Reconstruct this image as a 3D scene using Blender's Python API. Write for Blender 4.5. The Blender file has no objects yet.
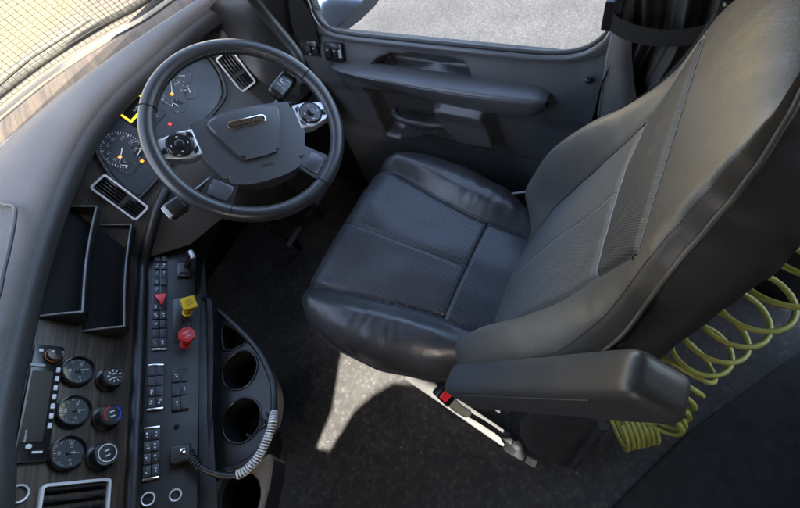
import bpy, bmesh, math, random
from mathutils import Vector, Matrix, noise
R = math.radians
random.seed(4)
sc = bpy.context.scene
C = sc.collection

# ------------------------------------------------------------------ camera
CAMP = Vector((-.393, -.331, 1.48)); YAW, PIT, ROL, FPX = R(51.53), R(58.22), R(-27.51), 411.34
fw = Vector((math.cos(YAW)*math.cos(PIT), math.sin(YAW)*math.cos(PIT), -math.sin(PIT)))
r0 = fw.cross(Vector((0, 0, 1))).normalized(); u0 = r0.cross(fw)
rt = r0*math.cos(ROL) + u0*math.sin(ROL); up = u0*math.cos(ROL) - r0*math.sin(ROL)
cam = bpy.data.cameras.new('camera'); camo = bpy.data.objects.new('camera', cam); C.objects.link(camo)
cam.lens = 36*FPX/800; cam.sensor_width = 36; cam.clip_start = .02; cam.clip_end = 2000
camo.matrix_world = Matrix(((rt.x, up.x, -fw.x, CAMP.x), (rt.y, up.y, -fw.y, CAMP.y), (rt.z, up.z, -fw.z, CAMP.z), (0, 0, 0, 1)))
sc.camera = camo

# ------------------------------------------------------------------ light
SUN_L = Vector((1, .75, -1.2)).normalized()          # travel direction of sunlight
wd = bpy.data.worlds.new('World'); sc.world = wd; wd.use_nodes = True
wn = wd.node_tree.nodes; bg = wn['Background']
sky = wn.new('ShaderNodeTexSky'); sky.sky_type = 'NISHITA'; sky.sun_disc = False
sky.sun_elevation = math.asin(-SUN_L.z); sky.sun_rotation = math.atan2(-SUN_L.x, -SUN_L.y)
sky.dust_density = 3.5; sky.ozone_density = .2
wd.node_tree.links.new(sky.outputs[0], bg.inputs[0]); bg.inputs[1].default_value = .15
sl = bpy.data.lights.new('sun', 'SUN'); sl.energy = 3.4; sl.angle = R(.53); sl.color = (1, .95, .87)
so = bpy.data.objects.new('sun', sl); C.objects.link(so); so.rotation_euler = SUN_L.to_track_quat('-Z', 'Y').to_euler()
sc.view_settings.view_transform = 'Standard'; sc.view_settings.look = 'None'
sc.view_settings.exposure = 3.6; sc.view_settings.gamma = 1
sc.cycles.max_bounces = 8; sc.cycles.diffuse_bounces = 5; sc.cycles.transparent_max_bounces = 12
sc.cycles.sample_clamp_indirect = 6

# ------------------------------------------------------------------ helpers
I4 = Matrix.Identity(4)
WM = {}
def ray(u, v): return rt*((u-400)/FPX) - up*((v-254)/FPX) + fw
def at(u, v, ax, val):
    d = ray(u, v); return CAMP + d*((val-CAMP[ax])/d[ax])
def frame(o, e1, n):
    e1 = Vector(e1).normalized(); n = Vector(n); n = (n - e1*n.dot(e1)).normalized(); e2 = n.cross(e1); o = Vector(o)
    return Matrix(((e1.x, e2.x, n.x, o.x), (e1.y, e2.y, n.y, o.y), (e1.z, e2.z, n.z, o.z), (0, 0, 0, 1)))
def loc(u, v, F, off=0):
    n = F.col[2].xyz; o = F.translation + n*off; d = ray(u, v)
    p = CAMP + d*((o-CAMP).dot(n)/d.dot(n)); q = F.inverted() @ p
    return q.x, q.y
def T(x=0, y=0, z=0): return Matrix.Translation((x, y, z))
def RZ(a): return Matrix.Rotation(a, 4, 'Z')
def RX(a): return Matrix.Rotation(a, 4, 'X')
def RY(a): return Matrix.Rotation(a, 4, 'Y')

def thing(name, label, cat, l=(0, 0, 0), group=None):
    o = bpy.data.objects.new(name, None); C.objects.link(o); o.location = l; WM[o] = T(*l)
    o['label'] = label; o['category'] = cat
    if group: o['group'] = group
    return o
def tag(o, label, cat, group=None):
    o['label'] = label; o['category'] = cat
    if group: o['group'] = group
    return o
def link(o, M=I4, parent=None, m=None):
    C.objects.link(o); o.matrix_basis = M; WM[o] = M.copy()
    if parent:
        o.parent = parent; o.matrix_parent_inverse = WM[parent].inverted()
    if m is not None and len(o.data.materials) == 0: o.data.materials.append(m)
    return o
def mobj(name, me, m, parent=None, M=I4, smooth=40):
    if smooth:
        me.shade_smooth()
        if smooth < 180: me.set_sharp_from_angle(angle=R(smooth))
    return link(bpy.data.objects.new(name, me), M, parent, m)
def struct(o): o['kind'] = 'structure'; return o
def mesh(name, vs, fs):
    me = bpy.data.meshes.new(name); me.from_pydata([tuple(v) for v in vs], [], fs); me.update(); return me
def bmmesh(bm, name):
    bmesh.ops.recalc_face_normals(bm, faces=bm.faces)
    me = bpy.data.meshes.new(name); bm.to_mesh(me); bm.free(); return me
def boxme(sx, sy, sz, bev=0, seg=2, taper=None):
    bm = bmesh.new(); bmesh.ops.create_cube(bm, size=1)
    for v in bm.verts:
        k = 1
        if taper and v.co.z > 0: k = taper
        v.co = Vector((v.co.x*sx*k, v.co.y*sy*k, v.co.z*sz))
    if bev: bmesh.ops.bevel(bm, geom=list(bm.edges), offset=bev, segments=seg, affect='EDGES', profile=.6)
    return bmmesh(bm, 'box')
def box(name, size, m, parent=None, M=I4, bev=0, seg=2, taper=None):
    return mobj(name, boxme(*size, bev, seg, taper), m, parent, M)
def polyme(pts, d0, d1, bev=0, seg=2, top_only=True):
    bm = bmesh.new(); a = [bm.verts.new((x, y, d0)) for x, y in pts]; b = [bm.verts.new((x, y, d1)) for x, y in pts]
    n = len(pts); bm.faces.new(a[::-1]); f = bm.faces.new(b)
    for i in range(n): bm.faces.new((a[i], a[(i+1) % n], b[(i+1) % n], b[i]))
    if bev: bmesh.ops.bevel(bm, geom=list(f.edges), offset=bev, segments=seg, affect='EDGES', profile=.6)
    return bmmesh(bm, 'poly')
def poly(name, pts, d0, d1, m, parent=None, M=I4, bev=0, seg=2):
    return mobj(name, polyme(pts, d0, d1, bev, seg), m, parent, M)
def rrect(w, h, r, n=5):
    p = []
    for cx, cy, a in ((w/2-r, h/2-r, 0), (-w/2+r, h/2-r, 90), (-w/2+r, -h/2+r, 180), (w/2-r, -h/2+r, 270)):
        for k in range(n+1):
            t = R(a+90*k/n); p.append((cx+r*math.cos(t), cy+r*math.sin(t)))
    return p
def ringme(outer, inner, d0, d1):
    n = len(outer); vs = [(x, y, z) for z in (d0, d1) for x, y in outer]+[(x, y, z) for z in (d0, d1) for x, y in inner]; fs = []
    for i in range(n):
        j = (i+1) % n
        fs += [(i, j, n+j, n+i), (2*n+j, 2*n+i, 3*n+i, 3*n+j), (n+i, n+j, 3*n+j, 3*n+i), (j, i, 2*n+i, 2*n+j)]
    return mesh('ring', vs, fs)
def lathe(name, prof, m, parent=None, M=I4, n=32, smooth=35, cap=True):
    vs = [(r*math.cos(2*math.pi*k/n), r*math.sin(2*math.pi*k/n), z) for r, z in prof for k in range(n)]
    fs = [(i*n+k, i*n+(k+1) % n, (i+1)*n+(k+1) % n, (i+1)*n+k) for i in range(len(prof)-1) for k in range(n)]
    if cap:
        fs.append(tuple((len(prof)-1)*n+k for k in range(n)))
    return mobj(name, mesh(name, vs, fs), m, parent, M, smooth)
def crom(pts, k=8, closed=False):
    pts = [Vector(p) for p in pts]; n = len(pts); out = []
    for i in range(n if closed else n-1):
        if closed: a, b, c, d = (pts[(i+j) % n] for j in (-1, 0, 1, 2))
        else: a, b, c, d = pts[max(i-1, 0)], pts[i], pts[i+1], pts[min(i+2, n-1)]
        for s in range(k):
            t = s/k; out.append(.5*((2*b)+(c-a)*t+(2*a-5*b+4*c-d)*t*t+(3*b-a-3*c+d)*t**3))
    if not closed: out.append(pts[-1])
    return out
def tubeme(pts, r, n=10, closed=False, flat=1.0, upv=None):
    pts = [Vector(p) for p in pts]; N = len(pts); vs = []; fs = []
    rs = r if isinstance(r, (list, tuple)) else [r]*N
    nrm = None
    for i in range(N):
        if closed: t = pts[(i+1) % N]-pts[i-1]
        else: t = pts[min(i+1, N-1)]-pts[max(i-1, 0)]
        t.normalize()
        if upv is not None: nrm = Vector(upv)
        elif nrm is None: nrm = t.orthogonal()
        nrm = (nrm-t*nrm.dot(t)).normalized(); b = t.cross(nrm)
        for k in range(n):
            a = 2*math.pi*k/n; vs.append(pts[i]+(nrm*math.cos(a)*flat+b*math.sin(a))*rs[i])
    for i in range(N if closed else N-1):
        j = (i+1) % N
        for k in range(n): fs.append((i*n+k, i*n+(k+1) % n, j*n+(k+1) % n, j*n+k))
    if not closed: fs += [tuple(range(n))[::-1], tuple((N-1)*n+k for k in range(n))]
    return mesh('tube', vs, fs)
def tube(name, pts, r, m, parent=None, M=I4, n=10, closed=False, flat=1.0, upv=None):
    return mobj(name, tubeme(pts, r, n, closed, flat, upv), m, parent, M, 60)
def loftme(rows, kr=1, kc=6, closed=False):
    rows = [crom(r, kc) for r in rows]
    if kr > 1:
        cols = [crom([r[j] for r in rows], kr) for j in range(len(rows[0]))]
        rows = [[cols[j][i] for j in range(len(cols))] for i in range(len(cols[0]))]
    n = len(rows[0]); vs = [p for r in rows for p in r]
    fs = [(i*n+j, i*n+j+1, (i+1)*n+j+1, (i+1)*n+j) for i in range(len(rows)-1) for j in range(n-1)]
    return mesh('loft', vs, fs)
def loft(name, rows, m, parent=None, M=I4, kr=1, kc=6, smooth=50):
    return mobj(name, loftme(rows, kr, kc), m, parent, M, smooth)
def text(name, body, size, m, parent, M, ext=.0004, sx=1):
    cu = bpy.data.curves.new(name, 'FONT'); cu.body = body; cu.size = size; cu.extrude = ext; cu.align_x = 'CENTER'; cu.align_y = 'CENTER'
    cu.resolution_u = 2
    o = bpy.data.objects.new(name, cu); C.objects.link(o); dg = bpy.context.evaluated_depsgraph_get()
    me = bpy.data.meshes.new_from_object(o.evaluated_get(dg)); bpy.data.objects.remove(o); bpy.data.curves.remove(cu)
    return mobj(name, me, m, parent, M @ Matrix.Diagonal((sx, 1, 1, 1)), 0)
def itp(tab, x):
    if x <= tab[0][0]: return tab[0][1]
    for (a, b), (c, d) in zip(tab, tab[1:]):
        if x <= c:
            t = (x-a)/(c-a); t = t*t*(3-2*t)*.5+t*.5; return b+(d-b)*t
    return tab[-1][1]
def sst(a, b, x):
    t = max(0, min(1, (x-a)/(b-a))); return t*t*(3-2*t)
def nz(x, y, z=0): return noise.noise(Vector((x, y, z)))

# ------------------------------------------------------------------ materials
def mat(name, col, rough=.5, metal=0, bump=None, var=0, spec=.5, vscale=6, rvar=0, coat=0, emis=None):
    m = bpy.data.materials.new(name); m.use_nodes = True; nt = m.node_tree; N = nt.nodes; L = nt.links
    b = N['Principled BSDF']; b.inputs['Base Color'].default_value = (*col, 1); b.inputs['Roughness'].default_value = rough
    b.inputs['Metallic'].default_value = metal; b.inputs['Specular IOR Level'].default_value = spec
    if coat: b.inputs['Coat Weight'].default_value = coat; b.inputs['Coat Roughness'].default_value = .08
    tc = N.new('ShaderNodeTexCoord'); m['tc'] = tc.name
    if var:
        nn = N.new('ShaderNodeTexNoise'); nn.inputs['Scale'].default_value = vscale; nn.inputs['Detail'].default_value = 6
        cr = N.new('ShaderNodeMapRange'); cr.inputs[1].default_value = .3; cr.inputs[2].default_value = .7
        cr.inputs[3].default_value = 1-var; cr.inputs[4].default_value = 1+var
        mx = N.new('ShaderNodeVectorMath'); mx.operation = 'SCALE'; mx.inputs[0].default_value = col
        L.new(tc.outputs['Object'], nn.inputs['Vector']); L.new(nn.outputs[0], cr.inputs[0]); L.new(cr.outputs[0], mx.inputs['Scale'])
        L.new(mx.outputs[0], b.inputs['Base Color'])
    if rvar:
        nn = N.new('ShaderNodeTexNoise'); nn.inputs['Scale'].default_value = 18; nn.inputs['Detail'].default_value = 8
        cr = N.new('ShaderNodeMapRange'); cr.inputs[1].default_value = .3; cr.inputs[2].default_value = .7
        cr.inputs[3].default_value = rough-rvar; cr.inputs[4].default_value = rough+rvar
        L.new(tc.outputs['Object'], nn.inputs['Vector']); L.new(nn.outputs[0], cr.inputs[0]); L.new(cr.outputs[0], b.inputs['Roughness'])
    prev = None
    for kind, scale, st, dist in (bump or []):
        if kind == 'noise':
            t = N.new('ShaderNodeTexNoise'); t.inputs['Detail'].default_value = 4; o = t.outputs[0]
        else:
            t = N.new('ShaderNodeTexVoronoi'); o = t.outputs['Distance']
        t.inputs['Scale'].default_value = scale; L.new(tc.outputs['Object'], t.inputs['Vector'])
        bp = N.new('ShaderNodeBump'); bp.inputs['Strength'].default_value = st; bp.inputs['Distance'].default_value = dist
        L.new(o, bp.inputs['Height'])
        if prev: L.new(prev, bp.inputs['Normal'])
        prev = bp.outputs[0]
    if prev: L.new(prev, b.inputs['Normal'])
    if emis: b.inputs['Emission Color'].default_value = (*emis[0], 1); b.inputs['Emission Strength'].default_value = emis[1]
    return m
def bsdf(m): return m.node_tree.nodes['Principled BSDF']
GR = [('voronoi', 270, .28, .0006), ('noise', 70, .25, .0014)]
leather = mat('black_leather', (.036, .037, .039), .35, bump=GR+[('noise', 16, .35, .004)], var=.25, rvar=.08)
leather_warm = mat('smooth_leather_warm_lit', (.064, .059, .051), .47, bump=GR+[('noise', 9, .12, .004)], var=.2, rvar=.08)  # lighter, warmer than the cushion leather: golden light put into the colour
def perforated(name, col, rough):
    m = mat(name, col, rough, bump=GR); nt = m.node_tree; N = nt.nodes; L = nt.links; b = bsdf(m)
    v = N.new('ShaderNodeTexVoronoi'); v.voronoi_dimensions = '2D'; v.inputs['Randomness'].default_value = 0; v.inputs['Scale'].default_value = 165
    mp = N.new('ShaderNodeMapping'); mp.inputs['Rotation'].default_value = (0, 0, R(45))
    L.new(N[m['tc']].outputs['Object'], mp.inputs[0]); L.new(mp.outputs[0], v.inputs['Vector'])
    rp = N.new('ShaderNodeMapRange'); rp.inputs[1].default_value = .2; rp.inputs[2].default_value = .32; rp.inputs[3].default_value = .25; rp.inputs[4].default_value = 1
    L.new(v.outputs['Distance'], rp.inputs[0])
    sm = N.new('ShaderNodeVectorMath'); sm.operation = 'SCALE'; sm.inputs[0].default_value = col
    L.new(rp.outputs[0], sm.inputs['Scale']); L.new(sm.outputs[0], b.inputs['Base Color'])
    bp = N.new('ShaderNodeBump'); bp.inputs['Strength'].default_value = .6; bp.inputs['Distance'].default_value = .002
    L.new(rp.outputs[0], bp.inputs['Height'])
    old = b.inputs['Normal'].links[0].from_socket; L.new(old, bp.inputs['Normal']); L.new(bp.outputs[0], b.inputs['Normal'])
    return m
perf = perforated('perforated_leather', (.038, .042, .048), .38)
def ribbed(name, col, rough, ang, scale=520):
    m = mat(name, col, rough, bump=GR); nt = m.node_tree; N = nt.nodes; L = nt.links; b = bsdf(m)
    mp = N.new('ShaderNodeMapping'); mp.inputs['Rotation'].default_value = (0, 0, R(ang)); L.new(N[m['tc']].outputs['Object'], mp.inputs[0])
    w = N.new('ShaderNodeTexWave'); w.inputs['Scale'].default_value = scale/6.283; w.inputs['Distortion'].default_value = .6; w.inputs['Detail Scale'].default_value = 3
    L.new(mp.outputs[0], w.inputs['Vector'])
    bp = N.new('ShaderNodeBump'); bp.inputs['Strength'].default_value = .4; bp.inputs['Distance'].default_value = .0008
    L.new(w.outputs[1], bp.inputs['Height']); old = b.inputs['Normal'].links[0].from_socket; L.new(old, bp.inputs['Normal']); L.new(bp.outputs[0], b.inputs['Normal'])
    rp = N.new('ShaderNodeMapRange'); rp.inputs[3].default_value = .8; rp.inputs[4].default_value = 1.08; L.new(w.outputs[1], rp.inputs[0])
    sm = N.new('ShaderNodeVectorMath'); sm.operation = 'SCALE'; sm.inputs[0].default_value = col
    L.new(rp.outputs[0], sm.inputs['Scale']); L.new(sm.outputs[0], b.inputs['Base Color'])
    return m
ribs = ribbed('ribbed_fabric', (.060, .058, .055), .6, 20)
ribs2 = ribbed('ribbed_band_fabric', (.030, .029, .028), .6, 20)
stitch = mat('stitch_thread', (.20, .19, .175), .7)
dstitch = mat('dark_thread', (.03, .03, .03), .6)
fabric = mat('black_backing_vinyl', (.018, .0175, .017), .62, spec=.4, bump=[('noise', 500, .4, .001), ('noise', 12, .5, .006)])
PL = [('voronoi', 700, .25, .0004), ('noise', 900, .2, .0004)]
pad = mat('grey_dash_vinyl', (.076, .068, .062), .64, bump=[('voronoi', 330, .5, .0008), ('noise', 30, .15, .002)], var=.14, vscale=9, rvar=.05)
plast = mat('black_plastic', (.016, .016, .0165), .42, bump=PL, var=.1, rvar=.06)
plast_d = mat('charcoal_door_plastic', (.066, .068, .073), .34, bump=PL, var=.12, vscale=4, rvar=.06)
plast_g = mat('glossy_black_plastic', (.012, .012, .013), .22, bump=[('noise', 300, .05, .0003)])
dark = mat('matte_black_and_recess_shade', (.005, .005, .005), .75, bump=PL, spec=.25)  # black parts; darkened further to stand in for shade deep in bins
rubber = mat('black_rubber', (.018, .018, .018), .6, bump=PL)
chrome = mat('chrome', (.75, .76, .78), .12, 1, bump=[('noise', 40, .05, .0005)])
satin = mat('satin_silver', (.62, .63, .65), .33, .15, bump=[('noise', 300, .08, .0003)])
silver = mat('silver_paint', (.48, .49, .51), .38, .6, bump=[('noise', 600, .06, .0002)])
white = mat('white_print', (.62, .64, .66), .5)
greyp = mat('grey_print', (.30, .32, .34), .5)
paintw = mat('white_cab_paint', (.70, .71, .70), .35, bump=[('noise', 20, .05, .001)])
yellow = mat('yellow_plastic', (.62, .42, .015), .4, bump=[('noise', 80, .1, .0005)])
red = mat('red_plastic', (.42, .016, .016), .38, bump=[('noise', 80, .1, .0005)])
redl = mat('red_translucent_lens', (.85, .035, .06), .25)
blue = mat('blue_print', (.02, .06, .5), .5)
hosem = mat('yellow_green_hose', (.36, .36, .075), .42, var=.12, bump=[('noise', 60, .1, .001)])
screenm = mat('dark_screen_glass', (.008, .009, .012), .3, spec=.3)
lens = mat('instrument_face', (.030, .039, .049), .35, bump=[('noise', 200, .05, .0003)])
headl = mat('tan_headliner', (.50, .40, .26), .9, bump=[('noise', 400, .3, .001)])  # unseen lining; tan chosen to bounce warm light onto the headrest
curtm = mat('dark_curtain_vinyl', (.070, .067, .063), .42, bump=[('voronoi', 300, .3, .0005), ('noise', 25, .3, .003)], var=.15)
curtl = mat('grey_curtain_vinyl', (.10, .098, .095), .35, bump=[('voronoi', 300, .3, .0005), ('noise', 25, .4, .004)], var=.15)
webbing = mat('belt_webbing', (.02, .02, .021), .65, bump=[('noise', 700, .4, .0006)])
beige = mat('beige_sleeve_plastic', (.30, .28, .22), .5, var=.15, vscale=40)
steel = mat('painted_steel', (.13, .13, .12), .5, .2, var=.2, vscale=25, bump=[('noise', 90, .15, .001)])
screeny = mat('lit_yellow_display', (.5, .4, .03), .4, emis=((1, .72, .03), .12))
orange = mat('amber_telltale', (.5, .2, .02), .4, emis=((1, .4, .03), .10))
redtt = mat('red_telltale', (.5, .02, .03), .4, emis=((1, .05, .08), .12))

def wood():
    m = mat('dark_wood_trim', (.05, .04, .033), .38, bump=[]); nt = m.node_tree; N = nt.nodes; L = nt.links; b = bsdf(m)
    mp = N.new('ShaderNodeMapping'); mp.inputs['Scale'].default_value = (3, 90, 90); L.new(N[m['tc']].outputs['Object'], mp.inputs[0])
    n = N.new('ShaderNodeTexNoise'); n.inputs['Scale'].default_value = 2.2; n.inputs['Detail'].default_value = 7; n.inputs['Distortion'].default_value = .6
    L.new(mp.outputs[0], n.inputs['Vector'])
    r = N.new('ShaderNodeValToRGB'); r.color_ramp.elements[0].position = .35; r.color_ramp.elements[0].color = (.022, .016, .012, 1)
    r.color_ramp.elements[1].position = .66; r.color_ramp.elements[1].color = (.088, .066, .048, 1)
    L.new(n.outputs[0], r.inputs[0]); L.new(r.outputs[0], b.inputs['Base Color'])
    bp = N.new('ShaderNodeBump'); bp.inputs['Strength'].default_value = .15; bp.inputs['Distance'].default_value = .001
    L.new(n.outputs[0], bp.inputs['Height']); L.new(bp.outputs[0], b.inputs['Normal']); return m
wood = wood()
def carpet():
    m = mat('worn_floor_mat', (.06, .058, .055), .8, bump=[('noise', 350, .6, .003), ('noise', 30, .3, .004)]); nt = m.node_tree; N = nt.nodes; L = nt.links; b = bsdf(m)
    n = N.new('ShaderNodeTexNoise'); n.inputs['Scale'].default_value = 7; n.inputs['Detail'].default_value = 9; n.inputs['Roughness'].default_value = .65
    L.new(N[m['tc']].outputs['Object'], n.inputs['Vector'])
    r = N.new('ShaderNodeValToRGB'); r.color_ramp.elements[0].position = .35; r.color_ramp.elements[0].color = (.025, .0242, .0222, 1)
    r.color_ramp.elements[1].position = .75; r.color_ramp.elements[1].color = (.050, .047, .042, 1)
    L.new(n.outputs[0], r.inputs[0]); L.new(r.outputs[0], b.inputs['Base Color']); return m
carpet = carpet()
def glassm(name, tint=(.95, .97, .97)):
    m = bpy.data.materials.new(name); m.use_nodes = True; N = m.node_tree.nodes; L = m.node_tree.links
    N.remove(N['Principled BSDF']); out = N['Material Output']
    t = N.new('ShaderNodeBsdfTransparent'); t.inputs[0].default_value = (*tint, 1)
    g = N.new('ShaderNodeBsdfGlossy'); g.inputs['Roughness'].default_value = .02
    f = N.new('ShaderNodeLayerWeight'); f.inputs[0].default_value = .5
    pw = N.new('ShaderNodeMath'); pw.operation = 'POWER'; pw.inputs[1].default_value = 5; L.new(f.outputs['Facing'], pw.inputs[0])
    ma = N.new('ShaderNodeMath'); ma.operation = 'MULTIPLY_ADD'; ma.inputs[1].default_value = .9; ma.inputs[2].default_value = .05; L.new(pw.outputs[0], ma.inputs[0])
    x = N.new('ShaderNodeMixShader'); L.new(ma.outputs[0], x.inputs[0]); L.new(t.outputs[0], x.inputs[1]); L.new(g.outputs[0], x.inputs[2]); L.new(x.outputs[0], out.inputs[0])
    return m
glass = glassm('window_glass')
def groundmat(name, c0, c1, scale, fine, bumpd, stretch=(1, 1, 1), rot=0):
    m = mat(name, c0, .9, bump=[('noise', fine, .6, bumpd)]); nt = m.node_tree; N = nt.nodes; L = nt.links; b = bsdf(m)
    mp = N.new('ShaderNodeMapping'); mp.inputs['Scale'].default_value = stretch
    vr = N.new('ShaderNodeVectorRotate'); vr.rotation_type = 'Z_AXIS'; vr.inputs['Angle'].default_value = -rot
    L.new(N[m['tc']].outputs['Object'], vr.inputs['Vector']); L.new(vr.outputs[0], mp.inputs[0])
    n = N.new('ShaderNodeTexNoise'); n.inputs['Scale'].default_value = scale; n.inputs['Detail'].default_value = 12; n.inputs['Roughness'].default_value = .75
    L.new(mp.outputs[0], n.inputs['Vector'])
    r = N.new('ShaderNodeValToRGB'); r.color_ramp.elements[0].position = .35; r.color_ramp.elements[0].color = (*c0, 1)
    r.color_ramp.elements[1].position = .65; r.color_ramp.elements[1].color = (*c1, 1)
    L.new(n.outputs[0], r.inputs[0]); L.new(r.outputs[0], b.inputs['Base Color']); return m
def mottle(m, sc_, lo, hi):
    nt = m.node_tree; N = nt.nodes; L = nt.links; b = bsdf(m); old = b.inputs['Base Color'].links[0].from_socket
    n = N.new('ShaderNodeTexNoise'); n.inputs['Scale'].default_value = sc_; n.inputs['Detail'].default_value = 5; L.new(N[m['tc']].outputs['Object'], n.inputs['Vector'])
    r = N.new('ShaderNodeMapRange'); r.inputs[1].default_value = .35; r.inputs[2].default_value = .65; r.inputs[3].default_value = lo; r.inputs[4].default_value = hi; L.new(n.outputs[0], r.inputs[0])
    v = N.new('ShaderNodeTexVoronoi'); v.inputs['Scale'].default_value = 55; L.new(N[m['tc']].outputs['Object'], v.inputs['Vector'])
    r2 = N.new('ShaderNodeMapRange'); r2.inputs[1].default_value = .05; r2.inputs[2].default_value = .5; r2.inputs[3].default_value = 1.5; r2.inputs[4].default_value = .8; L.new(v.outputs['Distance'], r2.inputs[0])
    mu = N.new('ShaderNodeMath'); mu.operation = 'MULTIPLY'; L.new(r.outputs[0], mu.inputs[0]); L.new(r2.outputs[0], mu.inputs[1])
    s_ = N.new('ShaderNodeVectorMath'); s_.operation = 'SCALE'; L.new(old, s_.inputs[0]); L.new(mu.outputs[0], s_.inputs['Scale']); L.new(s_.outputs[0], b.inputs['Base Color'])
asphalt = groundmat('worn_asphalt', (.013, .013, .0135), (.034, .0335, .033), 26, 90, .012)
mottle(asphalt, 2.2, .68, 1.12); mottle(carpet, 45, .95, 1.45)
drygrass = groundmat('dry_grass', (.060, .043, .016), (.094, .069, .028), 1.2, 40, .03)
dirtm = groundmat('pale_dirt', (.044, .032, .018), (.064, .048, .028), 1.5, 30, .02)
dusty = groundmat('dusty_cowl_plastic', (.022, .015, .009), (.075, .052, .031), 3, 200, .001, (16, 1.2, 2), R(-28))

# ------------------------------------------------------------------ frames of the main surfaces
E1 = Vector((.7071, .7071, 0)); OC = Vector((-.666, .471, .71))
FC = frame(OC, E1, (.67, -.67, .33))                                  # centre stack
ts = R(48); FS = frame(OC+FC.col[1].xyz*-.05, E1, (.7071*math.cos(ts), -.7071*math.cos(ts), math.sin(ts)))   # switch panel
FK = frame((0, .9, .88), (1, 0, 0), (0, -math.cos(R(35)), math.sin(R(35))))                                   # driver's instrument face
FWG = frame(at(235, 70, 1, .82), (.80, -.60, 0), (-.52, -.69, .5))                                            # wing beside the door
tw = R(38.7); FWH0 = frame((.012, .467, .878), (1, 0, 0), (0, -math.sin(tw), math.cos(tw)))
FWH = FWH0 @ RZ(R(-36))
rb = R(22); FB = frame((0, -.17, .52), (-1, 0, 0), (0, math.cos(rb), math.sin(rb)))                           # backrest

# ------------------------------------------------------------------ outside ground
def sheet(name, x0, x1, y0, y1, z, m):
    return struct(mobj(name, mesh(name, [(x0, y0, z), (x1, y0, z), (x1, y1, z), (x0, y1, z)], [(0, 1, 2, 3)]), m, smooth=0))
sheet('ground', -600, 600, -600, 600, -1.3, asphalt)
struct(loft('dry_grass_field', [[Vector((x, y, z)) for x in (-120, -60, -20, 0, 20, 60, 120)] for y, z in ((7.2, -1.292), (13, -1.25), (16.5, -1.0))], drygrass, kc=4, kr=3, smooth=180))
slopem = groundmat('bright_bounce_grass', (.24, .17, .05), (.36, .27, .09), 1.2, 40, .03)
struct(loft('added_bounce_slope', [[Vector((x, y, z)) for x in (-120, -60, -20, 0, 20, 60, 120)] for y, z in ((16.5, -1.0), (20, 0.2), (30, 5), (45, 11), (70, 15))], slopem, kc=4, kr=3, smooth=180))  # added unseen hill, brighter than the field, to bounce warm light on headrest
sheet('dirt_verge', -400, 400, 4.6, 9.0, -1.284, dirtm)
sheet('added_bounce_dirt', -400, -2.6, -400, 4.5, -1.286, dirtm)  # unseen dirt sheet added on the passenger side for warm bounced light

# ------------------------------------------------------------------ cab shell
struct(mobj('floor', mesh('floor', [(-1.64, -1.72, 0), (.50, -1.72, 0), (.50, 1.22, 0), (-1.64, 1.22, 0)], [(0, 1, 2, 3)]), carpet, smooth=0))
def wallbox(name, lo, hi, m, bev=.01):
    s = [b-a for a, b in zip(lo, hi)]; c = [(a+b)/2 for a, b in zip(lo, hi)]
    return struct(box(name, s, m, None, T(*c), bev))
wallbox('wall_firewall', (-1.6, 1.2, 0), (.5, 1.24, .9), dark)
wallbox('wall_kick', (.44, .62, 0), (.50, 1.22, .92), dark)
wallbox('wall_rear', (-1.6, -1.76, 0), (.5, -1.7, 1.9), curtm)
loft('ceiling', [[(x, -1.74, z) for x, z in ((-1.66, 1.74), (-1.35, 1.86), (-.6, 1.90), (.1, 1.80), (.46, 1.52))],
                 [(x, .5, z) for x, z in ((-1.66, 1.74), (-1.35, 1.82), (-.6, 1.86), (.1, 1.78), (.46, 1.52))],
                 [(x, .62, z-.06) for x, z in ((-1.66, 1.74), (-1.35, 1.78), (-.6, 1.82), (.1, 1.76), (.46, 1.52))]], headl, kc=8)
struct(bpy.data.objects['ceiling'])
# passenger-side wall (out of frame), its opening cut to shape the sun patch on the floor
def holewall(name, outer, inner, X, th, m):
    bm = bmesh.new(); es = []
    for lp in (outer, *inner):
        vs = [bm.verts.new((X, y, z)) for y, z in lp]; es += [bm.edges.new((vs[i], vs[(i+1) % len(vs)])) for i in range(len(vs))]
    bmesh.ops.triangle_fill(bm, edges=es, use_beauty=True)
    ex = bmesh.ops.extrude_face_region(bm, geom=list(bm.faces))
    for v in [g for g in ex['geom'] if isinstance(g, bmesh.types.BMVert)]: v.co.x -= th
    return struct(mobj(name, bmmesh(bm, name), m, smooth=0))
XW = -1.6
def towall(x, y):
    t = (x-XW)/SUN_L.x; return (y-SUN_L.y*t, -SUN_L.z*t)
patch = [(-.27, -.28), (-.30, -.2), (-.262, 0), (-.268, .08), (-.30, .165), (-.37, .215), (-.447, .25), (-.60, .265), (-.615, .312), (-.485, .326), (-.324, .392), (-.15, .46)]
sun_cut = [towall(*q) for q in patch]; sun_cut += [(sun_cut[-1][0]-.02, 1.70), (sun_cut[0][0], 1.70)]
print('sun opening', [tuple(round(c, 2) for c in q) for q in sun_cut])
holewall('wall_passenger', [(-1.76, 0), (1.2, 0), (1.2, .95), (.9, 1.78), (-1.76, 1.78)], [sun_cut], XW, .006, plast_d)

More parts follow.
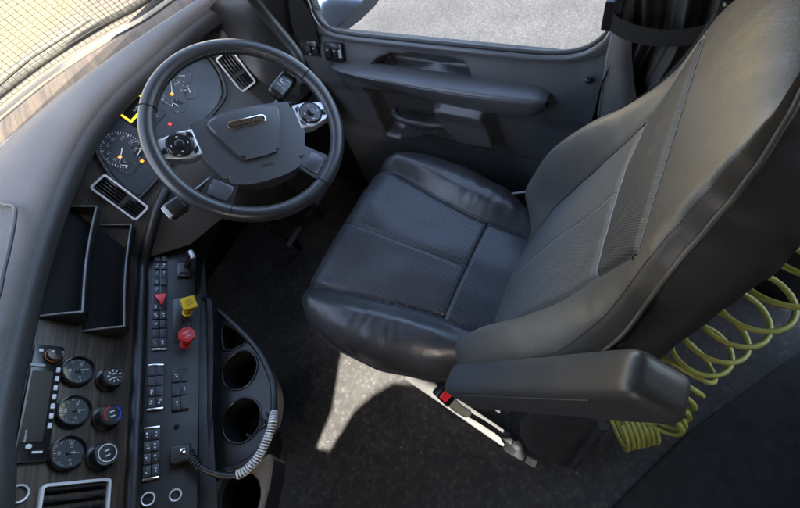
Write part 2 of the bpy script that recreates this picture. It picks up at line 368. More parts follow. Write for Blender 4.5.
# ------------------------------------------------------------------ dashboard top pad, windscreen, cowl
inner_px = [(-60, 640, .90), (-22, 520, .905), (-12, 420, .91), (8, 330, .912), (34, 240, .92), (65, 160, .932), (101, 104, .945), (155, 52, .945), (203, 13, .94), (238, -6, .93)]
inner = [at(u, v, 2, z) for u, v, z in inner_px]
outer = [Vector(q) for q in ((-1.15, 1.22, .93), (-.95, 1.22, .93), (-.78, 1.21, .93), (-.62, 1.20, .93), (-.45, 1.18, .93))] + [at(u, v, 2, .93) for u, v in ((8, 140), (60, 97), (110, 64), (160, 36), (207, 2))]
dash = thing('dashboard', 'wraparound truck dashboard with grey padded top, dark wood trim and gauges', 'dashboard', (-.3, .9, 0))
def mixp(a, b, t, dz=0): q = a.lerp(b, t); q.z += dz; return q
rows = [[mixp(o, i, 0, -.03) for o, i in zip(outer, inner)], [mixp(o, i, 0) for o, i in zip(outer, inner)], [mixp(o, i, .12, .012) for o, i in zip(outer, inner)],
        [mixp(o, i, .5, .03) for o, i in zip(outer, inner)], [mixp(o, i, .86, .02) for o, i in zip(outer, inner)], [mixp(o, i, .97, .006) for o, i in zip(outer, inner)],
        [mixp(o, i, 1.0, -.008) for o, i in zip(outer, inner)]]
padtop = loft('top_pad', rows, pad, dash, kr=3, kc=8, smooth=180)
dn = []
for k in range(len(inner)):
    d = (outer[k]-inner[k]); d.z = 0; d.normalize(); dn.append(d)
lipm = mat('shaded_vinyl_lip', (.040, .039, .040), .5, bump=[('voronoi', 500, .4, .0006)])  # darker copy of the pad vinyl; the lip's shade is put into the colour
rows = [[i+Vector((0, 0, -.007))-d*.001 for i, d in zip(inner, dn)], [i-d*.010+Vector((0, 0, -.018)) for i, d in zip(inner, dn)], [i-d*.010+Vector((0, 0, -.038)) for i, d in zip(inner, dn)],
        [i+d*.005+Vector((0, 0, -.052)) for i, d in zip(inner, dn)], [i+d*.10+Vector((0, 0, -.045)) for i, d in zip(inner, dn)]]
loft('pad_lip', rows, lipm, dash, kr=3, kc=8, smooth=180)
# lidded tray moulded into the pad at the left of the picture
def onpad(u, v): return at(u, v, 2, .957)
tr = crom([onpad(u, v) for u, v in ((-8, 206), (6, 205), (14, 207), (15, 216), (11, 240), (4, 270), (-6, 305), (-40, 330), (-45, 240))], 6, True)
tube('tray_rim', tr, .004, lipm, dash, n=8, closed=True)
# windscreen
ws = thing('windscreen', 'large curved windscreen above the dashboard, lower edge dusty', 'windscreen', (-.4, 1.2, .9))
base = [o+Vector((0, .012, -.012)) for o in outer]
nout = []
for k in range(len(base)):
    t = base[min(k+1, len(base)-1)]-base[max(k-1, 0)]; n_ = Vector((-t.y, t.x, 0)).normalized(); nout.append(n_ if n_.y > 0 else -n_)
def wsp(k, h, off=0): return base[k]+Vector((0, 0, h))-nout[k]*(h*.62)+nout[k]*off
K9 = range(len(base))
loft('pane', [[wsp(k, h) for k in K9] for h in (-.02, .2, .45, .72)], glass, ws, kc=8, kr=4, smooth=180)
tube('lower_seal', crom([wsp(k, -.004, -.004) for k in K9], 8), .007, rubber, ws, n=8)
ar = crom([wsp(k, 0, .03) for k in K9], 14)
# cowl: ribbed dusty panel beyond the glass
cowl = thing('windscreen_cowl', 'dusty brown cowl panel beyond the lower edge of the windscreen', 'cowl', (-.2, 1.3, .8))
def cw(k, o, z): return base[k]+nout[k]*o+Vector((0, 0, z))
loft('cowl_panel', [[cw(k, o, z) for k in K9] for o, z in ((.0, -.03), (.07, -.018), (.15, -.010), (.195, -.014), (.21, -.04), (.23, -.2))], dusty, cowl, kc=10, kr=3)
loft('cowl_edge', [[cw(k, o, z) for k in K9] for o, z in ((.197, -.008), (.202, -.001), (.210, -.001), (.214, -.01))], mat('pale_dusty_edge', (.13, .115, .085), .6), cowl, kc=10, kr=2)
wip = thing('wiper', 'dark dusty wiper blade lying along the foot of the windscreen', 'wiper', (.1, 1.35, .85))
wm_ = mat('dusty_wiper_rubber', (.045, .042, .030), .7, var=.4, vscale=50)
tube('blade', crom([cw(k, .30, .0) for k in K9], 8)[30:], .016, wm_, wip, n=8, flat=.6)
tube('arm', [cw(5, .33, .01), cw(6, .33, .02), cw(7, .33, .02)], .008, wm_, wip, n=8)
# insect mesh in front of the screen
def mesh_wires():
    vs = []; fs = []
    def bar(a, b, w=.0008):
        d = (b-a).normalized(); s = d.orthogonal().normalized()*w; t = d.cross(s).normalized()*w; k = len(vs)
        for p in (a, b):
            for q in (s, t, -s, -t): vs.append(p+q)
        for q in range(4): fs.append((k+q, k+(q+1) % 4, k+4+(q+1) % 4, k+4+q))
    A = crom([wsp(k, .03, .16) for k in K9], 30); Bt = crom([wsp(k, .75, .16) for k in K9], 30)
    st = .015; acc = 0; last = None
    for i in range(1, len(A)):
        acc += (A[i]-A[i-1]).length
        if acc >= st: bar(A[i], Bt[i]); acc = 0
    nrow = 56
    for r in range(nrow+1):
        t = r/nrow; P = [a.lerp(b, t) for a, b in zip(A, Bt)]
        for i in range(0, len(P)-6, 6): bar(P[i], P[i+6])
    return mesh('wires', vs, fs)
scr = mobj('insect_screen', mesh_wires(), mat('mesh_wire', (.03, .03, .027), .6), smooth=0)
tag(scr, 'fine black wire insect screen stretched in front of the windscreen', 'screen'); scr['kind'] = 'stuff'

# ------------------------------------------------------------------ dashboard faces
def P2(l, F): return [loc(u, v, F) for u, v in l]
cpoly = [(-.42, -.035), (.47, -.035), (.53, .20), (-.42, .20)]
poly('wood_panel', cpoly, -.02, 0, wood, dash, FC, .003)
kp = [(-.345, .06), (.26, .06), (.26, -.30), (-.12, -.36), (-.25, -.33), (-.37, -.24)]
poly('driver_panel', kp, -.02, -.001, mat('brown_grey_trim', (.045, .041, .038), .45, bump=PL, var=.15), dash, FK, .004)
wl = FWG.inverted() @ Vector((.45, .6, .8))
poly('wing_panel', [(-.10, .12), (.20, .12), (.22, -.25), (-.10, -.25)], -.03, 0, plast, dash, FWG, .01)
# wood strip lying beside the vent, at the corner of both faces
poly('wood_strip', [loc(u, v, FK, .004) for u, v in ((66, 181), (104, 216), (96, 236), (60, 204))], -.004, .004, wood, dash, FK, .001)
# rolled edge between the wood panel and the switch panel
edge = [FC @ Vector((a, -.046, .004)) for a in (-.42, -.2, 0, .2, .33, .41)] + [FK @ Vector((*loc(151, 232, FK, .01), .01)), FK @ Vector((*loc(158, 208, FK, .01), .01)), FK @ Vector((*loc(166, 190, FK, .0), .0))]
tube('edge_roll', crom(edge, 8), .014, plast, dash, n=12)
sp = [(-.42, .02), (.40, .02), (.52, .0), (.56, -.03), (.53, -.10), (.46, -.135), (.30, -.14), (.12, -.13), (-.42, -.12)]
poly('switch_panel', sp, -.03, 0, plast, dash, FS, .012, 3)
poly('lower_fascia', [(-.42, -.12), (.52, -.12), (.48, -.16), (-.42, -.16)], -.30, -.02, plast, dash, FS, .004)
loft('knee_panel', [[(-.36, .60, .60), (-.22, .70, .60), (.0, .73, .62), (.2, .70, .64), (.40, .62, .66)], [(-.38, .66, .50), (-.22, .78, .48), (0, .82, .5), (.2, .8, .52), (.42, .7, .54)],
                    [(-.38, .95, .40), (-.22, 1.0, .40), (0, 1.05, .4), (.2, 1.05, .4), (.42, 1.0, .4)]], dark, dash, kc=6, kr=3)

def vent(name, F, w, h, n, parent, vertical=True, rad=.008):
    M = F
    fr = mobj(name, ringme(rrect(w, h, rad), rrect(w-.010, h-.010, rad-.003), -.002, .007), satin, parent, M)
    poly('vent_backing', rrect(w-.008, h-.008, rad-.002), -.012, -.006, dark, fr, M)
    me = boxme((w-.012)/n*.42, h-.012, .010, .001, 1)
    for k in range(n):
        x = -w/2+.006+(w-.012)*(k+.5)/n
        mobj('slat', me, plast_g, fr, M @ T(x, 0, -.001) @ RY(R(35)))
    box('slat_tab', ((w-.012)*.9, .012, .004), plast, fr, M @ T(0, -h*.1, .004), .001, 1)
    return fr
def quadframe(F, pts, off=0):
    q = [Vector(loc(u, v, F, off)) for u, v in pts]        # order: tl, tr, br, bl
    c = (q[0]+q[1]+q[2]+q[3])/4; ex = ((q[1]-q[0])+(q[2]-q[3]))/2; ey = ((q[0]-q[3])+(q[1]-q[2]))/2
    a = math.atan2(ex.y, ex.x); b = math.atan2(ey.y, ey.x)-math.pi/2; w = ex.length; h = ey.length
    ang = b if h > w else a
    print('quad', [round(x, 3) for x in (c.x, c.y, w, h)], round(math.degrees(a)), round(math.degrees(b)))
    return F @ T(c.x, c.y, off) @ RZ(ang), w, h
FV, w, h = quadframe(FK, [(92.5, 189), (101, 172.5), (146, 205), (139, 224)], .006); vent('air_vent', FV, w, h, 5, dash)
FV, w, h = quadframe(FWG, [(212, 55), (233.5, 52), (256.5, 82), (242, 93)], .004); vent('air_vent', FV, w, h, 5, dash)
FV2, w2, h2 = quadframe(FWG, [(192, 38), (212, 24), (222, 36), (201, 44)], .004)
o = poly('demist_vent', rrect(w2, h2, .006), -.004, .002, dark, dash, FV2)
for k in range(4): box('slat', (w2*.9, h2*.10, .004), plast, o, FV2 @ T(0, -h2*.36+h2*.24*k, .003), .0008, 1)
FV, w, h = quadframe(FC, [(41, 478), (114, 484), (108, 545), (30, 540)], .004)
vw = .135; vent('air_vent', FC @ T(*loc(76, 482, FC), .004) @ T(-.058, 0, 0), .115, .115, 1, dash)
lv = [o for o in bpy.data.objects if o.name.startswith('air_vent')][-1]
for o in [c for c in bpy.data.objects if c.parent == lv and c.name.startswith('slat')]: bpy.data.objects.remove(o)
Mv = FC @ T(*loc(76, 482, FC), .004) @ T(-.058, 0, 0)
for k in range(6): box('slat', (.006, .1, .012), plast_g, lv, Mv @ T(.045-.018*k, 0, -.001) @ RY(R(30)), .001, 1)

# open bins
def bin_(name, tl, tr_, br, bl, dep):
    q = [Vector(loc(u, v, FC)) for u, v in (tl, tr_, br, bl)]
    a1 = (q[0].x+q[1].x)/2; a0 = (q[2].x+q[3].x)/2; b1 = max(q[0].y, q[3].y); b0 = min(q[1].y, q[2].y)
    print(name, a0, a1, b0, b1)
    L = a1-a0; ca = (a0+a1)/2; H = b1-b0
    body = poly(name, [(a0, b0), (a1, b0), (a1, b1), (a0, b1)], -.001, .003, dark, dash, FC)  # near-black back wall: the bin's deep shade is in its colour
    lipp = mat('bin_edge_plastic', (.13, .135, .14), .35, bump=PL)
    # curved front wall of the bin, with a pale rolled lip
    th = .004
    fr = [[FC @ Vector((a, b0-.006+.4*dd*0, d)) for a in (a0, ca, a1)] for d, dd in ((.0, 0),)]
    rowsb = []
    for b, d in ((b0-.004, .0), (b0-.010, dep*.5), (b0-.002, dep*.85), (b0+.012, dep), (b0+.014, dep-.004), (b0+.001, dep*.8), (b0-.005, dep*.45), (b0, .004)):
        rowsb.append([FC @ Vector((a, b+.006*math.cos((a-ca)/L*math.pi), d)) for a in (a0, a0+.25*L, ca, a1-.25*L, a1)])
    w_ = loft('front_wall', rowsb, plast, body, kc=5)
    tube('lip', crom([FC @ Vector((a, b0+.013+.006*math.cos((a-ca)/L*math.pi), dep)) for a in (a0, a0+.25*L, ca, a1-.25*L, a1)], 5), .0028, lipp, body, n=8)
    for a, s in ((a0, -1), (a1, 1)):
        pr = [(b0-.006, 0), (b0-.010, dep*.5), (b0+.012, dep+.002), (b1*.6+b0*.4, dep*.55), (b1, 0)]
        bm = bmesh.new(); vs = [bm.verts.new(FC @ Vector((a+s*o_, b, d))) for o_ in (0, .005) for b, d in pr]; n = len(pr)
        bm.faces.new(vs[:n]); bm.faces.new(vs[n:][::-1])
        for i in range(n): bm.faces.new((vs[i], vs[(i+1) % n], vs[n+(i+1) % n], vs[n+i]))
        mobj('side_wall', bmmesh(bm, 's'), plast, body, smooth=30)
        tube('side_lip', [FC @ Vector((a+s*.0025, b, d)) for b, d in pr[2:]], .0025, lipp, body, n=8)
    return body
bin_('storage_bin', (57.5, 212), (92, 216), (76, 316), (35, 322), .05)
bin_('storage_bin', (100, 231), (126, 234), (116, 331), (81, 335), .05)

# radio
Mr, w, h = quadframe(FC, [(12, 461), (33, 344), (63, 350), (45, 466)], 0)
def radio():
    q = [Vector(loc(u, v, FC)) for u, v in ((12, 461), (33, 344), (63, 350), (45, 466))]
    a0 = (q[0].x+q[3].x)/2; a1 = (q[1].x+q[2].x)/2; b1 = (q[0].y+q[1].y)/2; b0 = (q[2].y+q[3].y)/2
    w, h = a1-a0, b1-b0; M = FC @ T((a0+a1)/2, (b0+b1)/2, 0)
    print('radio', w, h)
    r = poly('radio', rrect(w, h, .004), 0, .008, plast_g, dash, M, .002)
    poly('screen', rrect(w*.60, h*.66, .003), .008, .0095, screenm, r, M @ T(-w*.05, h*.10, 0))
    me = boxme(.0105, .0065, .003, .0008, 1)
    for i, u in enumerate((386, 394, 403, 412, 421, 431, 442)):
        mobj('button', me, white, r, M @ T(w*.27-i*w*.082, -h*.385, .0092))
    kM = M @ T(w*.40, -h*.12, .008)
    k = lathe('volume_knob', [(.0135, 0), (.0135, .011), (.0125, .013), (.0, .0135)], plast_g, r, kM, cap=False)
    lathe('knob_ring', [(.0138, .002), (.0148, .003), (.0148, .005), (.0138, .006)], mat('amber_ring', (.35, .12, .02), .4), k, kM, cap=False)
    box('knob_mark', (.002, .006, .001), white, k, kM @ T(.004, .005, .0137))
    box('button', (.007, .007, .003), white, r, M @ T(w*.44, h*.28, .009), .001, 1)
    box('button', (.012, .008, .003), greyp, r, M @ T(w*.43, -h*.40, .009), .001, 1)
    box('button', (.006, .024, .003), greyp, r, M @ T(w*.30, h*.30, .009), .001, 1)
    lathe('button', [(.0045, 0), (.0045, .003), (0, .0035)], white, r, M @ T(-w*.385, h*.15, .008), cap=False)
    box('usb_port', (.013, .022, .002), dark, r, M @ T(-w*.43, -h*.12, .009), .0006, 1)
    box('usb_tongue', (.004, .016, .001), satin, r, M @ T(-w*.43, -h*.12, .0102), .0003, 1)
    text('lettering', 'Bluetooth', .0055, white, r, M @ T(-w*.30, h*.30, .0097), .0001)
    return r
radio()

# round gauges
ticks = []
def dialticks(F, r0_, r1_, a0, a1, n, m, parent, wd=.0012, z=0, major=5):
    vs = []; fs = []
    for i in range(n):
        a = R(a0+(a1-a0)*i/(n-1)); c, s = math.cos(a), math.sin(a); ri = r0_ if i % major == 0 else (r0_+r1_)/2; w_ = wd if i % major == 0 else wd*.6
        k = len(vs)
        for rr, ss in ((ri, -1), (r1_, -1), (r1_, 1), (ri, 1)): vs.append((rr*c-ss*w_/2*s, rr*s+ss*w_/2*c, z))
        fs.append((k, k+1, k+2, k+3))
    o = mobj('tick_marks', mesh('ticks', vs, fs), m, parent, F, 0); o['kind'] = 'stuff'; return o
def needle(F, ang, L, m, parent, z=.002, w=.0016):
    M = F @ RZ(R(ang))
    o = mobj('needle', mesh('n', [(-L*.15, -w, z), (L, -w*.3, z), (L, w*.3, z), (-L*.15, w, z), (0, 0, z+.001)], [(0, 1, 4), (1, 2, 4), (2, 3, 4), (3, 0, 4)]), m, parent, M, 0)
    return o
glens = glassm('gauge_lens')
def gauge(u, v, rad, ang, nums, cap):
    M = FC @ T(*loc(u, v, FC, .012), 0)
    g = lathe('gauge', [(rad*1.06, 0), (rad*1.06, .006), (rad, .013), (rad*.93, .014), (rad*.86, .007), (0, .007)], plast_g, dash, M, 40, cap=False)
    lathe('dial_face', [(rad*.86, .0073), (0, .0074)], lens, g, M, 40, cap=False)
    F = M @ T(0, 0, .0078)
    dialticks(F, rad*.60, rad*.78, 200, -20, 21, white, g, .0011)
    for i, t in enumerate(nums):
        a = R(200-220*i/(len(nums)-1)); text('numeral', t, rad*.24, white, g, F @ T(rad*.46*math.cos(a), rad*.46*math.sin(a), .0002), .0001)
    text('legend', cap, rad*.19, white, g, F @ T(0, -rad*.32, .0002), .0001)
    needle(F, ang, rad*.66, white, g)
    lathe('needle_hub', [(rad*.12, .001), (rad*.10, .004), (0, .0042)], plast_g, g, F, 16, cap=False)
    lathe('lens', [(rad*.90, .0125), (rad*.5, .0130), (0, .0132)], glens, g, M, 32, cap=False)
gauge(79, 370, .031, -75, ('0', '60', '120'), 'PSI')
gauge(75, 410, .031, -85, ('0', '60', '120'), 'PSI')
gauge(69, 452, .031, -95, ('0', '60', '120'), 'PSI')
def knob(u, v, rad, style):
    M = FC @ T(*loc(u, v, FC, .025), 0)
    k = lathe('climate_knob', [(rad*1.25, 0), (rad*1.25, .004), (rad*1.05, .006), (rad*1.0, .022), (rad*.97, .024)], plast_g, dash, M, 40)
    lathe('chrome_ring', [(rad*1.0, .022), (rad*1.02, .025), (rad*.98, .0275), (rad*.86, .0275), (rad*.84, .0255)], chrome, k, M, 40, cap=False)
    lathe('knob_cap', [(rad*.84, .026), (rad*.3, .0268), (0, .027)], plast, k, M, 40, cap=False)
    F = M @ T(0, 0, .0275)
    if style == 1:
        for col, a0, a1 in ((red, 20, 160), (blue, 200, 340)):
            vs = []; fs = []
            for i in range(17):
                a = R(a0+(a1-a0)*i/16)
                for rr in (rad*.66, rad*.78): vs.append((rr*math.cos(a), rr*math.sin(a), 0))
            fs = [(2*i, 2*i+1, 2*i+3, 2*i+2) for i in range(16)]
            mobj('arc_mark', mesh('a', vs, fs), col, k, F, 0)
    elif style == 0:
        dialticks(F, rad*.45, rad*.72, 20, 340, 9, white, k, .002, major=1)
    else:
        mobj('ring_mark', ringme([(rad*.80*math.cos(R(a)), rad*.80*math.sin(R(a))) for a in range(0, 360, 12)], [(rad*.72*math.cos(R(a)), rad*.72*math.sin(R(a))) for a in range(0, 360, 12)], 0, .0004), white, k, F, 0)
    for sgn in (-1, 1):
        box('icon_mark', (rad*.12, rad*.42, .0004), white, k, F @ T(sgn*rad*.22, rad*.05*sgn, 0) @ RZ(.4), 0)
knob(114, 376, .021, 0); knob(112, 414, .022, 1); knob(107, 453, .022, 2)
def socket(u, v, rad, F, m=satin):
    M = F @ T(*loc(u, v, F, .003), 0)
    s = lathe('power_socket', [(rad, 0), (rad, .004), (rad*.92, .006), (rad*.78, .0055), (rad*.74, .002)], m, dash, M, 32, cap=False)
    lathe('socket_bore', [(rad*.76, .003), (rad*.70, -.01), (0, -.012)], dark, s, M, 24, cap=False)
socket(18.5, 494, .0155, FC); socket(148, 499, .0135, FS); socket(175.5, 495, .0125, FS)
lathe('key_hole', [(.006, 0), (.006, .001), (.004, .0015), (.0, .0)], dark, dash, FS @ T(*loc(176.5, 427, FS), .0005), 16, cap=False)

# switch banks
def bank(tl, tr_, br, bl, cols, rws, glyphs, ends=True, blank=()):
    q = [Vector(loc(u, v, FS)) for u, v in (tl, tr_, br, bl)]
    a1 = (q[0].x+q[1].x)/2; a0 = (q[2].x+q[3].x)/2; b1 = (q[0].y+q[3].y)/2; b0 = (q[1].y+q[2].y)/2
    L, H = a1-a0, b1-b0; M = FS @ T((a0+a1)/2, (b0+b1)/2, 0); print('bank', L, H)
    s = poly('switch_bank', rrect(L, H, .002), 0, .0035, plast_g, dash, M, .001)
    e = .006 if ends else .001
    if ends:
        for sg in (-1, 1): box('end_cap', (.005, H*.96, .004), chrome, s, M @ T(sg*(L/2-.0028), 0, .0035), .001, 2)
    cl = (L-2*e)/rws; ch = H/cols; me = boxme(cl*.93, ch*.90, .005, .0012, 2)
    rnd = random.Random(int(L*1e5))
    for i in range(rws):
        for j in range(cols):
            if (i, j) in blank: continue
            x = L/2-e-cl*(i+.5); y = H/2-ch*(j+.5)
            b = mobj('switch', me, plast, s, M @ T(x, y, .0048) @ RY(R(rnd.choice((-4, 3, 4)))))
            if rnd.random() < glyphs:
                for k in range(2): box('icon_mark', (.0016+.003*rnd.random(), .0011+.004*rnd.random(), .0004), white, b, M @ T(x+.003*(k-.5)*2+rnd.uniform(-.001, .001), y+rnd.uniform(-.002, .002), .0076), 0)
    return s, M, L, H
s, M, L, H = bank((155, 253), (169, 255), (165, 352), (150, 350), 2, 11, .75, True, ((5, 0), (5, 1), (4, 1), (6, 1)))
x = L*.02
box('switch', (.05, H*.44, .005), plast, s, M @ T(x, H*.25, .0048), .0012)
hz = poly('hazard_switch', [(-.015, -.0155), (.018, 0), (-.015, .0155)], 0, .010, redl, s, M @ T(*(Vector(loc(161, 301, FS))-Vector((FS.inverted() @ M).translation.xy)), .003) @ RZ(R(190)), .002)
bank((149, 364), (165, 365), (162, 412), (146, 410), 2, 4, .4)
bank((172, 369), (189, 370), (188, 412), (171, 411), 2, 3, .6, False)
bank((145, 426), (161, 428), (158, 481), (141, 481), 2, 4, 1)
# lever recess beside the switches
Mq = FS @ T(*loc(184, 271, FS), 0)
o = box('brake_lever_surround', (.052, .038, .010), plast_g, dash, Mq @ T(0, 0, .004), .004)
box('lever_plate', (.030, .024, .008), plast, o, Mq @ T(0, 0, .010), .003)
lv_ = tube('lever', [Mq @ Vector(q) for q in ((.0, -.004, .008), (.012, -.010, .03), (.022, -.016, .045))], [.006, .007, .008], plast_g, o)
box('lever_grip', (.030, .014, .012), silver, o, Mq @ T(.024, -.017, .048) @ RZ(.3), .005, 3)
# air-brake pull knobs
rc = poly('valve_recess', rrect(.135, .045, .012), -.001, .002, plast_g, dash, FS @ T(*loc(182, 320, FS), 0), .001)
def pull(u, v, m, sides, lab, words, rot, rad):
    M = FS @ T(*loc(u, v, FS, .052), 0) @ RY(R(4))
    k = lathe('brake_valve_knob', [(.013, 0), (.013, .003), (.0105, .004), (.0105, .03), (.014, .036), (.015, .042)], m, dash, M, 20)
    k['label'] = lab
    pts = [(rad*math.cos(R(rot+360*i/sides)), rad*math.sin(R(rot+360*i/sides))) for i in range(sides)]
    F = M @ T(0, 0, .042) @ RY(R(-10))
    poly('knob_head', pts, 0, .011, m, k, F, .0025, 2)
    for i, wd_ in enumerate(words): text('lettering', wd_, .0048, dark if m == yellow else white, k, F @ RZ(R(-60)) @ T(0, .006-.006*i, .0113), .0001)
    return k
pull(189, 303, yellow, 4, 'yellow diamond-headed parking brake pull knob', ('PARKING', 'BRAKE', 'PUSH OFF'), 62, .0245)
pull(187, 335, red, 8, 'red octagon-headed trailer air pull knob', ('TRAILER', 'AIR', 'SUPPLY'), 22, .0205)

# instrument cluster
cl_ = [(q.x, q.y) for q in crom([(*loc(u, v, FK), 0) for u, v in ((98, 148), (124, 104), (182, 62), (205, 58), (222, 94), (196, 128), (144, 190), (128, 190))], 6, True)]
clu = poly('instrument_cluster', cl_, -.004, .004, lens, dash, FK, .003)
hood = [(q.x, q.y) for q in crom([(x*1.04, y*1.06+.002, 0) for x, y in cl_[::3]], 4, True)]
tube('cluster_bezel', [FK @ Vector((x, y, .006)) for x, y in hood], .006, plast, clu, closed=True, n=8)
def dial(u, v, rad, a0, a1, n, ang, nums=(), m=white):
    F = FK @ T(*loc(u, v, FK, .006), .005)
    d = lathe('dial', [(rad*1.02, 0), (rad*1.02, .0012), (rad*.97, .0012), (rad*.96, .0004), (0, .0004)], lens, clu, F, 40, cap=False)
    dialticks(F @ T(0, 0, .0012), rad*.78, rad*.95, a0, a1, n, m, d, rad*.035, major=4)
    needle(F, ang, rad*.72, white, d, .003)
    for i, t in enumerate(nums):
        a = R(a0+(a1-a0)*i/(len(nums)-1)); text('numeral', t, rad*.20, greyp, d, F @ T(rad*.62*math.cos(a), rad*.62*math.sin(a), .0015), .0001)
    return d
dial(122, 150, .052, 225, -45, 37, 205, ('0', '20', '40', '60', '80', '100', '120', '140'))
dial(140, 151, .022, 210, -30, 13, 190); dial(127, 166, .022, 210, -30, 13, 120)
dial(172, 92, .042, 215, -35, 25, 40, ('0', '5', '10', '15', '20', '25'))
dial(178, 106, .020, 210, -30, 13, 100); dial(190, 92, .020, 210, -30, 13, 60); dial(184, 76, .022, 210, -30, 13, 140)
Fd = FK @ T(*loc(140, 112, FK, .006), .005) @ RZ(0)
sd = poly('display', rrect(.086, .095, .003), 0, .002, screenm, clu, Fd, .0005)
mobj('display_border', ringme(rrect(.082, .050, .002), rrect(.070, .038, .001), .002, .0026), screeny, sd, Fd @ T(0, .022, 0), 0)
box('display_bar', (.07, .008, .0005), screeny, sd, Fd @ T(0, .035, .0024))
text('reading', 'km/h', .009, white, sd, Fd @ T(.0, .012, .0024), .0001)
text('reading', '05:18', .012, white, sd, Fd @ T(.012, -.022, .0024), .0001)
text('reading', '28°C', .008, white, sd, Fd @ T(.014, -.036, .0024), .0001)
for u, v, m in ((120, 157, orange), (142, 161, orange), (170, 124, redtt), (172, 94, orange)):
    box('warning_lamp', (.009, .008, .001), m, clu, FK @ T(*loc(u, v, FK, .008), .0075), .0004, 1)

# ------------------------------------------------------------------ steering column with stalks
col = thing('steering_column', 'black steering column shroud behind the wheel with two stalks', 'column', tuple(FWH0 @ Vector((0, 0, -.4))))
M = FWH0
loft('shroud', [[M @ Vector((math.cos(R(a))*rx, math.sin(R(a))*ry-.01, z)) for a in range(0, 361, 30)] for z, rx, ry in ((-.045, .052, .052), (-.05, .075, .07), (-.12, .085, .08), (-.24, .09, .085), (-.42, .10, .10))], plast, col, kc=3, kr=2)
st = tube('stalk', crom([M @ Vector(q) for q in ((.07, .0, -.09), (.11, -.002, -.07), (.135, -.003, -.055))], 6), [.011]*12+[.014], plast_g, col)
st['label'] = 'thick control stalk with white symbols on the door side'
c0 = FWH0 @ Vector((*loc(274, 97, FWH0, -.03), -.03)); c1 = FWH0 @ Vector((*loc(291, 76, FWH0, -.03), -.03))
d = (c1-c0); Fst = frame((c0+c1)/2, d, FWH0.col[2].xyz)
g = box('stalk_grip', (d.length, .043, .03), plast_g, st, Fst, .012, 4)
for x, y, w_ in ((-.01, .006, .012), (.006, .008, .006), (.012, -.006, .01), (-.012, -.008, .007), (.0, .0, .016)):
    box('symbol', (.0012, w_, .0005), white, st, Fst @ T(x, y, .0155))
c0 = FWH0 @ Vector((*loc(203, 190, FWH0, -.05), -.05)); c1 = FWH0 @ Vector((*loc(176, 208, FWH0, -.05), -.05)); d = c1-c0
st2 = tube('stalk', [FWH0 @ Vector((-.06, 0, -.08)), c0, c1], [.012, .014, .014], plast_g, col)
Fst = frame(c1, d, FWH0.col[2].xyz)
box('stalk_grip', (.045, .038, .028), plast, st2, Fst, .009, 3)
box('stalk_cap', (.012, .030, .020), satin, st2, Fst @ T(.020, 0, .004), .004, 2)
for x in (-.03, -.045): box('symbol', (.004, .009, .0006), white, st2, Fst @ T(x, 0, .0142))

# ------------------------------------------------------------------ steering wheel
sw = thing('steering_wheel', 'black leather steering wheel turned to one side, silver thumb pads on two spokes', 'steering wheel', tuple(FWH.translation))
RM, RT = .2105, .0175
rim_l = mat('rim_leather', (.028, .028, .029), .32, bump=[('voronoi', 600, .3, .0004)], rvar=.04)
rim = tube('rim', [FWH @ Vector((RM*math.cos(2*math.pi*k/120), RM*math.sin(2*math.pi*k/120), 0)) for k in range(120)], RT, rim_l, sw, n=20, closed=True)
me = boxme(.0045, .0012, .0012, .0003, 1)
for k in range(150):                       # stitches round the inner side of the rim
    a = 2*math.pi*k/150
    if 200 < math.degrees(a) % 360 < 340 and k % 2: pass
    mobj('stitch', me, stitch, rim, FWH @ RZ(a) @ T(RM-RT*.90, 0, RT*.42) @ RZ(R(90+20)))
for a in (28, 152, 238, 302):
    mobj('rim_joint', tubeme([FWH @ RZ(R(a)) @ Vector((RM+(RT+.0004)*math.cos(2*math.pi*k/24), 0, (RT+.0004)*math.sin(2*math.pi*k/24))) for k in range(24)], .0012, 6, True), dark, rim)
# hub cushion
hubp = [(-.114, .042), (-.06, .050), (0, .053), (.06, .050), (.114, .042), (.126, .030), (.124, -.034), (.112, -.066), (.094, -.106), (.06, -.126), (0, -.132), (-.06, -.126), (-.094, -.106), (-.112, -.066), (-.124, -.034), (-.126, .030)]
hubp = [(q.x, q.y) for q in crom([(x, y, 0) for x, y in hubp], 4, True)]
hubm = mat('satin_hub_plastic', (.048, .050, .054), .36, bump=[('voronoi', 600, .2, .0003)], rvar=.05)
hub = poly('airbag_cover', hubp, -.06, .000, hubm, sw, FWH, .016, 5)
crest = [(-.078, .040), (.078, .040), (.066, -.02), (.045, -.066), (.03, -.074), (-.03, -.074), (-.045, -.066), (-.066, -.02)]
crest = [(q.x, q.y) for q in crom([(x, y, 0) for x, y in crest], 4, True)]
poly('raised_shield', crest, -.003, .0085, hubm, hub, FWH, .009, 4)
FBd = FWH @ T(0, .012, .0085)
bd = poly('badge', rrect(.090, .0205, .010, 6), 0, .0025, chrome, hub, FBd, .0008)
poly('badge_field', rrect(.0845, .0152, .0075, 6), .0025, .0028, plast_g, hub, FBd)
text('badge_lettering', 'FREIGHTLINER', .0126, chrome, hub, FBd @ T(0, -.0004, .003), .0004, .92)
text('moulded_lettering', 'AIRBAG', .010, plast, hub, FWH @ T(.005, -.096, .0002), .0006)
